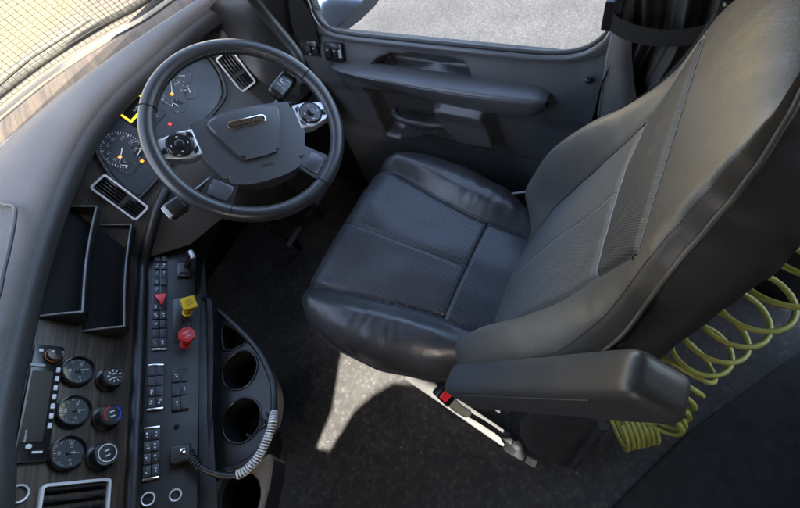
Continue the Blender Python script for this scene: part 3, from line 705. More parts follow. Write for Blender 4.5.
# lower column cover under the hub
lathe('hub_back', [(.055, -.06), (.075, -.05), (.085, -.03)], plast, sw, FWH @ T(0, -.03, 0), 32)
spm = mat('satin_grey_spoke', (.070, .073, .080), .34, .2, bump=[('noise', 500, .06, .0002)])
for sg in (-1, 1):
    # thumb-pad spoke
    sp = poly('spoke', [(sg*x, y) for x, y in ((.118, .030), (.150, .031), (.206, .021), (.206, -.020), (.150, -.036), (.118, -.033))][::sg], -.026, .004, silver, sw, FWH, .006, 3)
    Fp = FWH @ T(sg*.155, -.001, .004)
    pd = lathe('button_pad', [(.0265, 0), (.0265, .003), (.024, .005), (.0, .006)], plast_g, sp, Fp, 36, cap=False)
    lathe('pad_ring', [(.0268, .0), (.0285, .001), (.0285, .0028), (.0268, .003)], dark, sp, Fp, 36, cap=False)
    lathe('pad_centre', [(.010, .0052), (.010, .008), (.008, .009), (0, .0092)], plast_g, sp, Fp, 24, cap=False)
    for k in range(4): box('symbol', (.005, .0016, .0005), white, sp, Fp @ RZ(R(90*k)) @ T(0, .0175, .0056))
    lathe('thumb_button', [(.0075, 0), (.0075, .003), (.006, .004), (0, .0042)], plast_g, sp, FWH @ T(sg*.189, -.006, .004), 20, cap=False)
    for y in (.020, -.022):
        poly('corner_button', [(sg*.122, y), (sg*.133, y+(.006 if y > 0 else -.008)), (sg*.133, y-(.004 if y > 0 else -.004)), (sg*.122, y-(.012 if y > 0 else -.010))][::-sg], .003, .0055, plast_g, sp, FWH, .001)
    # lower spoke
    a = R(-90+sg*43); dx, dy = math.cos(a), math.sin(a); px, py = -dy, dx
    pts = [(dx*r+px*w_, dy*r+py*w_) for r, w_ in ((.095, -.036), (.125, -.029), (.16, -.024), (.190, -.028), (.205, -.044), (.205, .044), (.190, .028), (.16, .024), (.125, .029), (.095, .036))]
    poly('spoke', pts, -.026, -.0035, rim_l, sw, FWH, .008, 3)
    pts = [(dx*r+px*w_, dy*r+py*w_) for r, w_ in ((.147, -.024), (.165, -.021), (.189, -.0235), (.189, .0235), (.165, .021), (.147, .024))]
    poly('spoke_insert', pts, -.010, -.0008, spm, sw, FWH, .004, 3)

# ------------------------------------------------------------------ console with cup holders
con = thing('cup_holder_console', 'black floor console with two deep cup holders and a small pocket', 'console', (-.5, .4, 0))
ZC = .50
def pz(l, z): return [tuple(at(u, v, 2, z)) for u, v in l]
outl = [(197, 300), (212, 306), (236, 326), (257, 348), (270, 372), (275, 395), (273, 425), (264, 446), (248, 462), (228, 470), (198, 466)]
holes = [((240, 370), .052), ((242, 420), .054)]
def platewithholes(name, outer, loops, z0, z1, m, parent):
    bm = bmesh.new(); es = []
    for lp in [outer]+loops:
        vs = [bm.verts.new((x, y, z1)) for x, y in lp]; es += [bm.edges.new((vs[i], vs[(i+1) % len(vs)])) for i in range(len(vs))]
    bmesh.ops.triangle_fill(bm, edges=es, use_beauty=True)
    ex = bmesh.ops.extrude_face_region(bm, geom=list(bm.faces))
    for v in [g for g in ex['geom'] if isinstance(g, bmesh.types.BMVert)]: v.co.z = z0
    return mobj(name, bmmesh(bm, name), m, parent, smooth=30)
oc = [(q.x, q.y) for q in crom(pz(outl, ZC), 5, True)]
loops = []
for (u, v), r in holes:
    c = at(u, v, 2, ZC); loops.append([(c.x+r*math.cos(2*math.pi*k/32), c.y+r*math.sin(2*math.pi*k/32)) for k in range(32)])
trp = [(q.x, q.y) for q in crom(pz([(223, 325), (225, 350), (247, 342), (236, 330)], ZC), 4, True)]
loops.append(trp)
platewithholes('tray_top', oc, loops, ZC-.012, ZC, plast, con)
tube('tray_rim', [Vector((x, y, ZC+.004)) for x, y in oc], .009, plast, con, closed=True, n=10)
cx = sum(x for x, y in oc)/len(oc); cy = sum(y for x, y in oc)/len(oc)
def skirt(name, lp, z0, z1, k, m, parent, bottom=True):
    n = len(lp); mx = sum(x for x, y in lp)/n; my = sum(y for x, y in lp)/n
    vs = [(x, y, z1) for x, y in lp]+[(mx+(x-mx)*k, my+(y-my)*k, z0) for x, y in lp]
    fs = [(i, (i+1) % n, n+(i+1) % n, n+i) for i in range(n)]
    if bottom: fs.append(tuple(range(n, 2*n)))
    return mobj(name, mesh(name, vs, fs), m, parent, smooth=50)
skirt('tray_side', oc, ZC-.10, ZC-.004, .70, plast, con)
skirt('pedestal', [(cx-.16+(x-cx)*.5, cy+.12+(y-cy)*.5) for x, y in oc], 0, ZC-.09, .9, plast, con)
for lp in loops[:2]: skirt('cup_well', lp, ZC-.085, ZC-.001, .86, dark, con); tube('well_rim', [Vector((x, y, ZC+.001)) for x, y in lp], .003, plast_g, con, closed=True, n=8)
skirt('pocket_well', trp, ZC-.05, ZC-.001, .85, dark, con)
tube('well_rim', [Vector((x, y, ZC+.001)) for x, y in trp], .003, plast, con, closed=True, n=8)
# upright wall between switch panel and tray
loft('side_rail', [pz([(197, 300), (206, 303), (207, 380), (203, 470)], ZC+.005), pz([(200, 300), (207, 303), (208, 380), (204, 470)], ZC+.05), pz([(203, 300), (212, 304), (213, 380), (208, 470)], ZC+.05), pz([(206, 302), (218, 306), (219, 380), (212, 470)], ZC+.003)], plast, con, kc=5)
# round bottle holder beneath, pale edge
bh = thing('bottle_holder', 'round grey bottle holder low beside the console, rim sunlit', 'holder', tuple(at(243, 495, 2, .36)))
cb = at(241, 497, 2, .40); lp = [(cb.x+.056*math.cos(2*math.pi*k/36), cb.y+.056*math.sin(2*math.pi*k/36)) for k in range(36)]
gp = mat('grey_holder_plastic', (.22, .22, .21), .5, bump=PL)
ou = [(q.x, q.y) for q in crom(pz([(222, 480), (240, 474), (258, 462), (270, 455), (268, 480), (262, 505), (255, 530), (235, 538), (215, 525)], .40), 5, True)]
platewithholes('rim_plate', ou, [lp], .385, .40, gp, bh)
skirt('well', lp, .30, .399, .85, plast, bh)
skirt('holder_side', ou, .30, .39, .85, plast, bh)
for z in (.34, .37): tube('well_step', [Vector((cb.x+(x-cb.x)*.9, cb.y+(y-cb.y)*.9, z)) for x, y in lp], .003, plast_g, bh, closed=True, n=6)

# ------------------------------------------------------------------ plug and spiral-wrapped cable
cab = thing('spiral_cable', 'black plug and cable wrapped in white spiral sleeve, ending in a cup holder', 'cable', tuple(at(180, 456, 2, .6)))
Fp = FS @ T(*loc(180, 456, FS), 0)
pl_ = box('plug', (.036, .040, .026), plast, cab, Fp @ T(0, 0, .014), .005, 3)
lathe('plug_screw', [(.0065, 0), (.0065, .003), (.004, .004), (0, .002)], chrome, pl_, Fp @ T(.002, -.004, .027), 16, cap=False)
cp = [Fp @ Vector((0, -.018, .014))]+[at(u, v, 2, z) for u, v, z in ((200, 467, .60), (220, 475, .575), (240, 474, .56), (256, 460, .55), (266, 442, .545), (272, 425, .54), (274, 412, .53))]
cpp = crom(cp, 14)
tube('cable', cpp, .0065, plast, cab, n=10)
half = cpp[int(len(cpp)*.40):]
boot = cpp[:int(len(cpp)*.16)]
for k in range(1, len(boot), 2):
    i = k; t = (boot[min(i+1, len(boot)-1)]-boot[i-1]).normalized(); mobj('boot_ring', tubeme([boot[i]+(t.orthogonal().normalized()*math.cos(a)+t.cross(t.orthogonal().normalized())*math.sin(a))*.008 for a in [2*math.pi*q/14 for q in range(14)]], .0022, 6, True), rubber, cab)
# helix
L_ = [0]
for a, b in zip(half, half[1:]): L_.append(L_[-1]+(b-a).length)
hx = []; pitch = .0062; n_ = None
tot = L_[-1]; steps = int(tot/pitch*12)
for s_ in range(steps+1):
    d = tot*s_/steps; i = max(0, min(len(half)-2, next((j for j in range(len(L_)-1) if L_[j+1] >= d), len(half)-2)))
    f = (d-L_[i])/max(1e-6, L_[i+1]-L_[i]); p_ = half[i].lerp(half[i+1], f); t = (half[i+1]-half[i]).normalized()
    n_ = t.orthogonal().normalized() if n_ is None else (n_-t*n_.dot(t)).normalized()
    a = 2*math.pi*d/pitch; hx.append(p_+(n_*math.cos(a)+t.cross(n_)*math.sin(a))*.0085)
tube('spiral_sleeve', hx, .0023, mat('pale_grey_sleeve', (.55, .55, .52), .45), cab, n=6)
random.seed(3)
ce = cpp[-1]
for k in range(5):                     # wire ends bunched in the cup
    q = [ce]+[ce+Vector((random.uniform(-.05, -.01)*j*.5, random.uniform(-.01, .03)*j*.5, -.01*j+random.uniform(-.008, .008))) for j in range(1, 5)]
    tube('wire_end', crom(q, 5), .0035, rubber, cab, n=6)
# ------------------------------------------------------------------ pedals
for nm, x, lab in (('pedal', .02, 'wide black brake pedal in the dark footwell'), ('pedal', .2, 'narrow black accelerator pedal beside the door')):
    t = thing(nm, lab, 'pedal', (x, .80, .0))
    Mp = T(x, .78, .16) @ RX(R(-48))
    pdl = box('pad', (.10 if x < .1 else .075, .10 if x < .1 else .22, .018), rubber, t, Mp, .004)
    for k in range(4): box('tread', (.085 if x < .1 else .06, .008, .004), rubber, pdl, Mp @ T(0, -.033+.022*k, .0105), .001, 1)
    tube('arm', [Mp @ Vector((0, .0, -.01)), Mp @ Vector((0, .08, -.06)), (x, 1.0, .42)], .010, dark, t)

# ------------------------------------------------------------------ driver's seat
seat = thing('driver_seat', 'black leather high-back truck driver seat with perforated cushion', 'seat', (0, 0, 0))
CW = [(-.22, .20), (-.16, .235), (-.05, .282), (.08, .312), (.2, .314), (.27, .298), (.31, .272), (.34, .235)]
Y0, Y1 = -.22, .345
def cseam(y): return .143+.060*sst(-.08, .34, y)
def ctop(x, y, w):
    u = abs(x)/w; s = cseam(y); ax = abs(x)
    z = .516+.100*(y+.17)
    z += .010*(1-(ax/s)**2) if ax < s else 0
    bo = sst(s, s+.055, ax)*(1-sst(.97, 1.0, u)*.15)
    z += .030*bo*sst(-.24, -.02, y)
    e = max(0, (u-.74)/.26); z -= .085*(1-math.sqrt(max(0, 1-min(1, e)**2)))
    f = max(0, (y-(Y1-.085))/.085); z -= .075*(1-math.sqrt(max(0, 1-min(1, f)**2)))
    def gv(d, dep, wd): return -dep*math.exp(-(d/wd)**2)
    z += gv(ax-s, .008, .006)
    if ax < s:
        z += gv(y+.055, .005, .005)
        if y > -.055: z += gv(x, .0045, .005)
        z += .004*nz(x*14, y*9, 3)+.0012*nz(x*50, y*30, 1)*sst(.15, .3, y)
    else:
        k = sst(.10, -.05, y) if x > 0 else .12
        z += .0025*nz(x*11, y*16, 7)+k*.0045*nz(x*26+y*12, y*44, 2)*bo + (.0011*nz(x*20, y*60, 5)*bo if x < 0 else 0)
    return z
NU, NV = 150, 130
vs = []; ids = {}
for j in range(NV+1):
    y = Y0+(Y1-Y0)*j/NV; w = itp(CW, y)
    for i in range(NU+1):
        u = -1+2*i/NU; x = u*w
        vs.append(Vector((x, y, ctop(x, y, w))))
regs = {}
for j in range(NV):
    for i in range(NU):
        x = (vs[j*(NU+1)+i].x+vs[j*(NU+1)+i+1].x)/2; y = (vs[j*(NU+1)+i].y+vs[(j+1)*(NU+1)+i].y)/2
        s = cseam(y)
        r = ('b', 1 if x > 0 else -1) if abs(x) > s else (('r', 0) if y < -.055 else ('f', 1 if x > 0 else -1))
        regs.setdefault(r, []).append((j*(NU+1)+i, j*(NU+1)+i+1, (j+1)*(NU+1)+i+1, (j+1)*(NU+1)+i))
def sub(name, vs, fs, m, parent, M=I4):
    mp = {}; v2 = []; f2 = []
    for f in fs:
        g = []
        for k in f:
            if k not in mp: mp[k] = len(v2); v2.append(vs[k])
            g.append(mp[k])
        f2.append(tuple(g))
    return mobj(name, mesh(name, v2, f2), m, parent, M, 180)
# cushion body: the sides below the rolled edge
bnd = [vs[i] for i in range(NU+1)]+[vs[j*(NU+1)+NU] for j in range(1, NU if False else NV+1)]+[vs[NV*(NU+1)+i] for i in range(NU-1, -1, -1)]+[vs[j*(NU+1)] for j in range(NV-1, 0, -1)]
n = len(bnd); v2 = []
for lev, (k, dz) in enumerate(((1, 0), (1.012, -.012), (1.010, -.05), (.97, -.085), (.90, -.09))):
    for b in bnd: v2.append(Vector((b.x*k, .06+(b.y-.06)*k, (b.z if lev == 0 else min(b.z+dz, b.z)) if lev < 2 else min(b.z, .50+.1*b.y)+dz)))
fs = [(l*n+i, l*n+(i+1) % n, (l+1)*n+(i+1) % n, (l+1)*n+i) for l in range(4) for i in range(n)]
cush = mobj('cushion', mesh('cushion', v2, fs), leather, seat, I4, 180)
sub('bolster', vs, regs[('b', 1)], leather, cush); sub('bolster', vs, regs[('b', -1)], leather, cush)
sub('front_panel', vs, regs[('f', 1)], perf, cush); sub('front_panel', vs, regs[('f', -1)], perf, cush); sub('rear_panel', vs, regs[('r', 0)], perf, cush)
def cpt(x, y): return Vector((x, y, ctop(x, y, itp(CW, y))+.0012))
for sg in (-1, 1):
    tube('seam', [cpt(sg*(cseam(y)+.004), y) for y in [Y0+(Y1-Y0)*k/60 for k in range(2, 60)]], .0011, dstitch, cush, n=5)
tube('seam', [cpt(.003, -.055+.395*k/40) for k in range(40)], .0010, dstitch, cush, n=5)
tube('seam', [cpt(-.14+.28*k/40, -.051) for k in range(41)], .0010, dstitch, cush, n=5)
tube('piping', [Vector((b.x*1.013, .06+(b.y-.06)*1.013, min(b.z, .50+.1*b.y)-.052)) for b in bnd[::3]], .0035, leather, cush, n=6, closed=True)
tube('stitching', [Vector((b.x*1.016, .06+(b.y-.06)*1.016, min(b.z, .50+.1*b.y)-.035)) for b in bnd[::3]], .0012, dstitch, cush, n=5, closed=True)

# backrest, built in its own plane (a across, h up, off forward)
BWT = [(-.05, .215), (.02, .245), (.1, .268), (.2, .276), (.33, .264), (.41, .248), (.48, .228), (.54, .212), (.58, .202), (.61, .186), (.64, .160), (.665, .130), (.685, .094), (.698, .058), (.704, .036)]
H0, H1 = -.05, .704
def bseam(h): return .120+.028*sst(.02, .16, h)-.004*sst(.3, .45, h) if h < .46 else .144+(h-.46)*.35
def boff(a, h, w):
    s = bseam(h); aa = abs(a); u = aa/max(w, .001)
    top = sst(.40, .62, h)
    o = .012*math.sin(max(0, min(1, h/.5))*math.pi)+.018*sst(.40, .60, h)
    o += .008*(1-min(1, aa/s)**2)*(1-sst(.50, .57, h))
    bo = sst(s-.005, s+.070, aa)*sst(-.02, .1, h)*(1-sst(.22, .56, h))
    o += .072*bo
    e = max(0, (u-(.70+.17*top))/(.30-.17*top))
    o -= (.058*(1-top)+.024*top)*(1-math.sqrt(max(0, 1-min(1, e)**2)))
    f = max(0, (h-.60)/.106); o -= .040*(1-math.sqrt(max(0, 1-min(1, f)**2)))*(1-min(1, e)**2)
    def gv(d, dep, wd): return -dep*math.exp(-(d/wd)**2)
    fs_ = 1-sst(.545, .56, h)
    o += gv(aa-s, .007, .005)*fs_
    ins = 1-sst(s, s+.006, aa)
    o += (gv(h-.455, .006, .005)+gv(h-.56, .005, .005))*ins
    if h < .455: o += gv(a, .003, .004)
    o += (.003*nz(a*10, h*8, 11)+.0012*nz(a*40, h*25, 4))*(1-.8*sst(.45, .6, h))*(1-min(1, e)**2)
    return o
def h2f(a): return .56
def lean(h): return -.058*sst(.36, .64, h)
def h3f(aa): return .56-.30*max(0, aa-.172)
NA, NH = 150, 190
vb = []
HL = sorted([H0+(.455-H0)*k/122 for k in range(123)]+[.455+(.56-.455)*k/30 for k in range(1, 31)]+[.56+(H1-.56)*k/38 for k in range(1, 39)])
NH = len(HL)-1
for j in range(NH+1):
    h = HL[j]; w = itp(BWT, h)
    for i in range(NA+1):
        a = (-1+2*i/NA)*w; vb.append(Vector((a+lean(h), h, boff(a, h, w))))
rg = {}
for j in range(NH):
    for i in range(NA):
        k = j*(NA+1)+i; h = (vb[k].y+vb[k+NA+1].y)/2; a = (vb[k].x+vb[k+1].x)/2-lean(h); s = bseam(h); aa = abs(a)
        if aa < s and h < .455: r = ('l', 1 if a > 0 else -1)
        elif aa < s and h < h2f(a): r = ('m', 0)
        elif aa >= s-.0001 and h < h3f(aa): r = ('b', 1 if a > 0 else -1)
        else: r = ('h', 0)
        rg.setdefault(r, []).append((k, k+1, k+NA+2, k+NA+1))
bndb = [vb[i] for i in range(NA+1)]+[vb[j*(NA+1)+NA] for j in range(1, NH+1)]+[vb[NH*(NA+1)+i] for i in range(NA-1, -1, -1)]+[vb[j*(NA+1)] for j in range(NH-1, 0, -1)]
n = len(bndb); v2 = []
for lev, (k, d) in enumerate(((1.0, 0), (1.004, -.012), (1.0, -.035), (.975, -.058), (.90, -.07), (.3, -.075))):
    for q in bndb: v2.append(Vector((q.x*k, .33+(q.y-.33)*k, (q.z-.012 if lev == 1 else q.z) if lev < 2 else -.030+d+.35*(q.z+.02)*(1 if lev == 2 else 0)+.006*nz(q.x*22, q.y*18, lev))))
fs = [(l*n+i, l*n+(i+1) % n, (l+1)*n+(i+1) % n, (l+1)*n+i) for l in range(5) for i in range(n)]
back = mobj('backrest', mesh('backrest', v2, fs), fabric, seat, FB, 180)
for sg in (-1, 1):
    sub('bolster', vb, rg[('b', sg)], leather_warm, back, FB); sub('lumbar_panel', vb, rg[('l', sg)], ribs, back, FB)
sub('band_panel', vb, rg[('m', 0)], ribs2, back, FB); sub('headrest', vb, rg[('h', 0)], leather_warm, back, FB)
def bpt(a, h): return Vector((a+lean(h), h, boff(a, h, itp(BWT, h))+.0012))
for sg in (-1, 1): tube('seam', [bpt(sg*(bseam(h)+.003), h) for h in [.0+.55*k/70 for k in range(71)]], .0011, dstitch, back, FB, n=5)
tube('contrast_seam', [bpt(-.142+.284*k/50, .459) for k in range(51)], .0012, stitch, back, FB, n=6)
def dashes(name, pts, m, parent, M, r=.0014, step=3, ln=2):
    vs = []; fs = []
    for i in range(0, len(pts)-ln, step):
        me = tubeme(pts[i:i+ln+1], r, 5); k = len(vs); vs += [v.co.copy() for v in me.vertices]; fs += [tuple(q+k for q in p.vertices) for p in me.polygons]
    o = mobj(name, mesh(name, vs, fs), m, parent, M, 60); o['kind'] = 'stuff'; return o
dashes('stitching', [bpt(-.172+.344*k/300, h2f(-.172+.344*k/300)+.004) for k in range(301)], stitch, back, FB, .0007)
tube('seam', [bpt(-.172+.344*k/60, h2f(-.172+.344*k/60)) for k in range(61)], .0010, dstitch, back, FB, n=5)
tube('seam', [bpt(.002, .05+.40*k/40) for k in range(41)], .0009, stitch, back, FB, n=5)
for sg in (-1, 1): tube('seam', [bpt(sg*(.179+.008*k/10), h3f(.179+.008*k/10)) for k in range(11)], .0009, dstitch, back, FB, n=5)
tube('edge_piping', [Vector((q.x*1.003, .33+(q.y-.33)*1.003, q.z-.003)) for q in bndb[::2]], .0032, leather_warm, back, FB, n=8, closed=True)
lp_ = [Vector((q.x*.985, .33+(q.y-.33)*.985, q.z)) for q in bndb]
dashes('edge_stitching', [bpt(sg_*(itp(BWT, h)*.965), h)+Vector((0, 0, .0006)) for sg_ in (1,) for h in [.05+.62*k/700 for k in range(701)]], dstitch, back, FB, .0005)

# armrest folded up beside the backrest
arm = None
FA = FB @ T(.289, .132, .036) @ RX(R(-8)) @ RZ(R(3))
bm = bmesh.new(); bmesh.ops.create_cube(bm, size=1)
for v in bm.verts:
    k = 1 if v.co.y > 0 else 1.18
    v.co = Vector((v.co.x*.050*k, v.co.y*.465+.2325, v.co.z*.066*k))
bmesh.ops.bevel(bm, geom=list(bm.edges), offset=.019, segments=5, affect='EDGES', profile=.65)
bmesh.ops.subdivide_edges(bm, edges=[e for e in bm.edges if e.calc_length() > .1], cuts=20, use_grid_fill=True)
bm.normal_update()
for v in bm.verts:
    v.co += v.normal*.0022*sst(.47, .40, v.co.y)*nz(v.co.x*18, v.co.y*14, v.co.z*18)
arml = mat('armrest_leather', (.036, .036, .037), .42, bump=[('voronoi', 480, .15, .0004)], rvar=.05)
am = mobj('armrest', bmmesh(bm, 'armrest'), arml, seat, FA, 180)
tube('armrest_seam', [Vector((.0255*(1.18-.18*(y/.48)), y, .020*(1.18-.18*(y/.48)))) for y in [.02+.38*k/30 for k in range(31)]], .0012, dstitch, am, FA, n=5)
lathe('pivot', [(.03, 0), (.03, .03), (.0, .03)], plast, am, FA @ T(-.02, .03, -.03) @ RY(R(-90)), 24, cap=False)

# pedestal, suspension cover, buckle
ped = box('suspension_base', (.40, .46, .14), plast, seat, T(0, .04, .30), .02)
box('base_frame', (.46, .48, .035), steel, seat, T(0, .03, .40), .006)
box('floor_plate', (.44, .50, .03), steel, seat, T(0, .04, .016), .005)
rowsb = []
for z, k in ((.38, 1.0), (.34, .93), (.30, 1.0), (.26, .92), (.22, 1.0), (.18, .92), (.14, 1.0), (.10, .92), (.05, 1.0)):
    rowsb.append([Vector((x*k, .03+(y)*k, z)) for x, y in ((-.19, .22), (0, .235), (.19, .22), (.205, 0), (.19, -.22), (0, -.235), (-.19, -.22), (-.205, 0), (-.19, .22))])
loft('suspension_bellows', rowsb, leather, seat, kc=4, kr=2)
# pleated rear skirt seen below the armrest
sk = [[at(u, v, 2, z) for u, v, z in r] for r in (((522, 418, .42), (560, 420, .42), (605, 422, .42)), ((520, 435, .28), (555, 448, .26), (590, 445, .26)), ((530, 452, .16), (560, 466, .14), (572, 468, .14)))]
loft('rear_skirt', sk, leather, seat, kc=6, kr=6)
pl2 = crom([at(u, v, 2, z)+Vector((0, 0, .012)) for u, v, z in ((602, 426, .42), (592, 440, .30), (572, 466, .15))], 9)
tube('skirt_welt', pl2, [.011+.003*(k % 2) for k in range(len(pl2))], leather, seat, n=8)
rail = at(415, 378, 2, .03); rail2 = at(500, 436, 2, .03)
rl_ = box('slide_rail', ((rail2-rail).length*1.15, .045, .05), mat('pale_rail_paint', (.065, .065, .06), .55, var=.15, vscale=30), seat, frame((rail+rail2)/2, rail2-rail, (0, 0, 1)), .006)
bk0 = at(441, 391, 2, .42); bk1 = at(458, 408, 2, .33); bk2 = at(487, 425, 2, .20); bk3 = at(517, 446, 2, .08)
d = bk1-bk0; Fb = frame(bk0+d*.2, d, CAMP-bk0)
bk = box('buckle', (.062, .036, .024), plast_g, seat, Fb, .005, 3)
box('release_button', (.030, .026, .006), redl, bk, Fb @ T(-.010, 0, .0125), .002, 2)
tube('buckle_sleeve', crom([bk0+d*.45, bk1, bk1.lerp(bk2, .35)], 5), [.012]+[.014]*9+[.010], beige, bk, n=10, flat=.7)
tube('buckle_strap', crom([bk1.lerp(bk2, .3), bk2, bk3], 5), .009, webbing, bk, n=8, flat=.4)
box('anchor_bracket', (.05, .06, .05), plast, seat, frame(bk3, bk3-bk2, (0, 0, 1)), .008)
box('anchor_tag', (.02, .03, .003), beige, seat, frame(at(531, 462, 2, .06), (1, 0, 0), (0, 0, 1)))
lathe('anchor_bolt', [(.014, 0), (.014, .01), (0, .012)], plast, seat, T(*bk3) @ T(0, .0, .026), 6, cap=False)
# adjuster lever peeping out between cushion and backrest on the door side
lvp = at(527, 192, 0, .315)
tube('recline_lever', [lvp+Vector((0, .05, -.03)), lvp, lvp+Vector((0, -.05, .03))], .008, satin, seat, n=8, flat=.5)

# ------------------------------------------------------------------ driver's door
door = thing('cab_door', 'charcoal plastic driver door with armrest, pull recess and map pocket', 'door', (.45, .2, 0))
sill_px = [(309, 0), (311, 8), (316, 18), (323, 26), (333, 32), (354, 36), (400, 41), (460, 47), (510, 52), (553, 55), (583, 51), (604, 38), (613, 24), (617, 10), (619, 0)]
sill = [at(u, v, 0, .445) for u, v in sill_px]
def zsill(y):
    ys = [(q.y, q.z) for q in sill[3:13]][::-1]
    return itp(ys, y)
YD0, YD1 = -.285, .66
def inpoly(y, z, pl):
    c = False; n = len(pl)
    for i in range(n):
        (a, b), (d_, e) = pl[i], pl[i-1]
        if (b > z) != (e > z) and y < (d_-a)*(z-b)/(e-b)+a: c = not c
    return c
def dpoly(l, X): return [(at(u, v, 0, X).y, at(u, v, 0, X).z) for u, v in l]
def dist(y, z, pl):
    m = 9
    for i in range(len(pl)):
        a = Vector(pl[i]); b = Vector(pl[i-1]); p_ = Vector((y, z)); t = max(0, min(1, (p_-a).dot(b-a)/(b-a).length_squared)); m = min(m, (a+(b-a)*t-p_).length)
    return m if inpoly(y, z, pl) else -m
rec1 = dpoly([(372, 64), (378, 58), (390, 55), (430, 57), (462, 63), (470, 71), (477, 84), (430, 78), (390, 72)], .43)
rec2 = dpoly([(364, 86), (400, 90), (432, 100), (440, 132), (400, 138), (386, 134)], .43)
pock = dpoly([(432, 101), (445, 99), (488, 107), (501, 147), (480, 146), (457, 141), (440, 122)], .40)
YB = []
ND, NZ_ = 230, 150
vd = []
for j in range(NZ_+1):
    for i in range(ND+1):
        y = YD0+(YD1-YD0)*i/ND; zt = zsill(y)-.002; t = j/NZ_; z = .03+(zt-.03)*t
        x = .418+.028*sst(.72, zt+.005, z)+.012*sst(.66, .60, z)-.010*sst(.45, .40, z)
        if z > .40:
            if z > .66: x = min(x+.075*sst(.0, .007, dist(y, z, rec1)), max(x, .486))
            else:
                x += .055*sst(0, .010, dist(y, z, rec2))*(1-sst(-.01, .0, dist(y, z, pock))); x -= .05*sst(0, .018, dist(y, z, pock))
        x += .004*math.exp(-((y-.545+.25*(.7-z))/.004)**2)*(1 if .42 < z < .72 else 0)   # panel joint
        x += .004*math.exp(-((z-.455-.03*(y))/.004)**2)*(1 if y < .5 else 0)
        vd.append(Vector((x, y, z)))
fs = [(j*(ND+1)+i, j*(ND+1)+i+1, (j+1)*(ND+1)+i+1, (j+1)*(ND+1)+i) for j in range(NZ_) for i in range(ND)]
dp = mobj('door_panel', mesh('door_panel', vd, fs), plast_d, door, I4, 180)
mobj('outer_skin', mesh('s', [(.49, YD0, -.3), (.49, YD1, -.3), (.495, YD1, .79), (.495, YD0, .79)], [(0, 1, 2, 3)]), paintw, door, I4, 0)
si = [at(285, -60, 0, .445)]+sill+[at(626, -60, 0, .445)]
so_ = [Vector((.425, y, z)) for y, z in ((.72, 1.15), (.70, 1.0), (.69, .93), (.68, .87), (.66, .82), (.60, .78), (.46, .76), (.30, .76), (.14, .76), (.0, .765), (-.10, .77), (-.18, .775), (-.25, .79), (-.28, .83), (-.285, .88), (-.29, .93), (-.295, 1.15))]
loft('window_surround', [[p_+Vector((.03, 0, -.03)) for p_ in si], si, [p_.lerp(q, .10)+Vector((-.008, 0, 0)) for p_, q in zip(si, so_)], [p_.lerp(q, .30)+Vector((-.004, 0, 0)) for p_, q in zip(si, so_)]], plast_d, door, kc=6, kr=3, smooth=180)
fe = thing
mobj('front_trim', mesh('ft', [(.424, .60, .70), (.424, .74, .70), (.424, .76, 1.2), (.43, .60, 1.2), (.43, .575, 1.0), (.428, .56, .86)], [(0, 1, 2, 3, 4, 5)]), plast, door, I4, 0)
tube('window_seal', crom([p_+Vector((.004, 0, .002)) for p_ in si], 8), .0065, rubber, door, n=8)
tube('seal_lip', crom([p_+Vector((-.004, 0, -.006)) for p_ in si], 8), .003, greyp, door, n=6)
wy = [q.y for q in sill]
mobj('window_pane', mesh('w', [(.462, -.30, .74), (.462, .70, .74), (.455, .62, 1.50), (.455, -.30, 1.50)], [(0, 1, 2, 3)]), glass, door, I4, 0)
# armrest bar: tapers to the front, drops to the rear
arm_st = [(.535, .728, .006, .010), (.50, .724, .016, .020), (.40, .717, .022, .028), (.25, .711, .026, .036), (.10, .707, .028, .042), (-.02, .708, .028, .044), (-.085, .711, .024, .038), (-.115, .716, .012, .018)]
rowsa = []
for y, z, hw, hh in arm_st:
    xo = .400-hw*1.15
    rowsa.append([Vector((.428, y, z+hh*.80)), Vector((.415, y, z+hh*.80)), Vector((xo+.010, y, z+hh*.72)), Vector((xo+.004, y, z+hh*.66)), Vector((xo, y, z+hh*.50)), Vector((xo+.004, y, z-hh*.15)), Vector((xo+.012, y, z-hh*.72)), Vector((xo+.020, y, z-hh*.92)), Vector((.428, y, z-hh*.98))])
cols_ = [[rowsa[i][j] for i in range(len(rowsa))] for j in range(9)]
loft('armrest', cols_, plast_d, door, kc=6, kr=2, smooth=60)
tube('armrest_joint', crom([rowsa[i][8]+Vector((-.008, 0, -.001)) for i in range(len(rowsa))], 6), .0025, dark, door, n=6)
tube('armrest_bead', crom([rowsa[i][4]+Vector((-.0008, 0, 0)) for i in range(1, len(rowsa)-1)], 6), .0016, plast_d, door, n=6)
hp = [at(u, v, 0, .425) for u, v in ((393, 114), (402, 116), (425, 121), (444, 128))]
tube('door_handle', crom([p_+Vector((dx_, 0, 0)) for p_, dx_ in zip(hp, (.012, -.012, -.014, .012))], 6), .0125, plast_d, door, n=10)
lk = at(589, 80, 0, .43); lk_ = lathe('lock_pin', [(.009, 0), (.009, .006), (.005, .008), (.0065, .022), (.005, .026), (0, .027)], plast_g, door, frame(lk, (0, -1, 0), (-.75, 0, .66)), 16, cap=False)
Fdr = lambda u, v, X: frame(at(u, v, 0, X), (0, -1, 0), (-.93, 0, .36))
F = Fdr(309, 47, .424); w_ = .062; m1 = poly('mirror_switch_panel', rrect(.07, .048, .005), -.004, .005, plast_g, door, F, .0015)
lathe('mirror_knob', [(.012, 0), (.012, .006), (.010, .008), (0, .0085)], plast, m1, F @ T(.004, -.002, .005), 24, cap=False)
for a in range(4): box('symbol', (.004, .0015, .0004), white, m1, F @ T(.004, -.002, .0052) @ RZ(R(90*a)) @ T(0, .0165, 0))
for x_ in (-.022, -.012): box('switch', (.008, .012, .004), plast, m1, F @ T(x_, .006, .006), .001, 1)
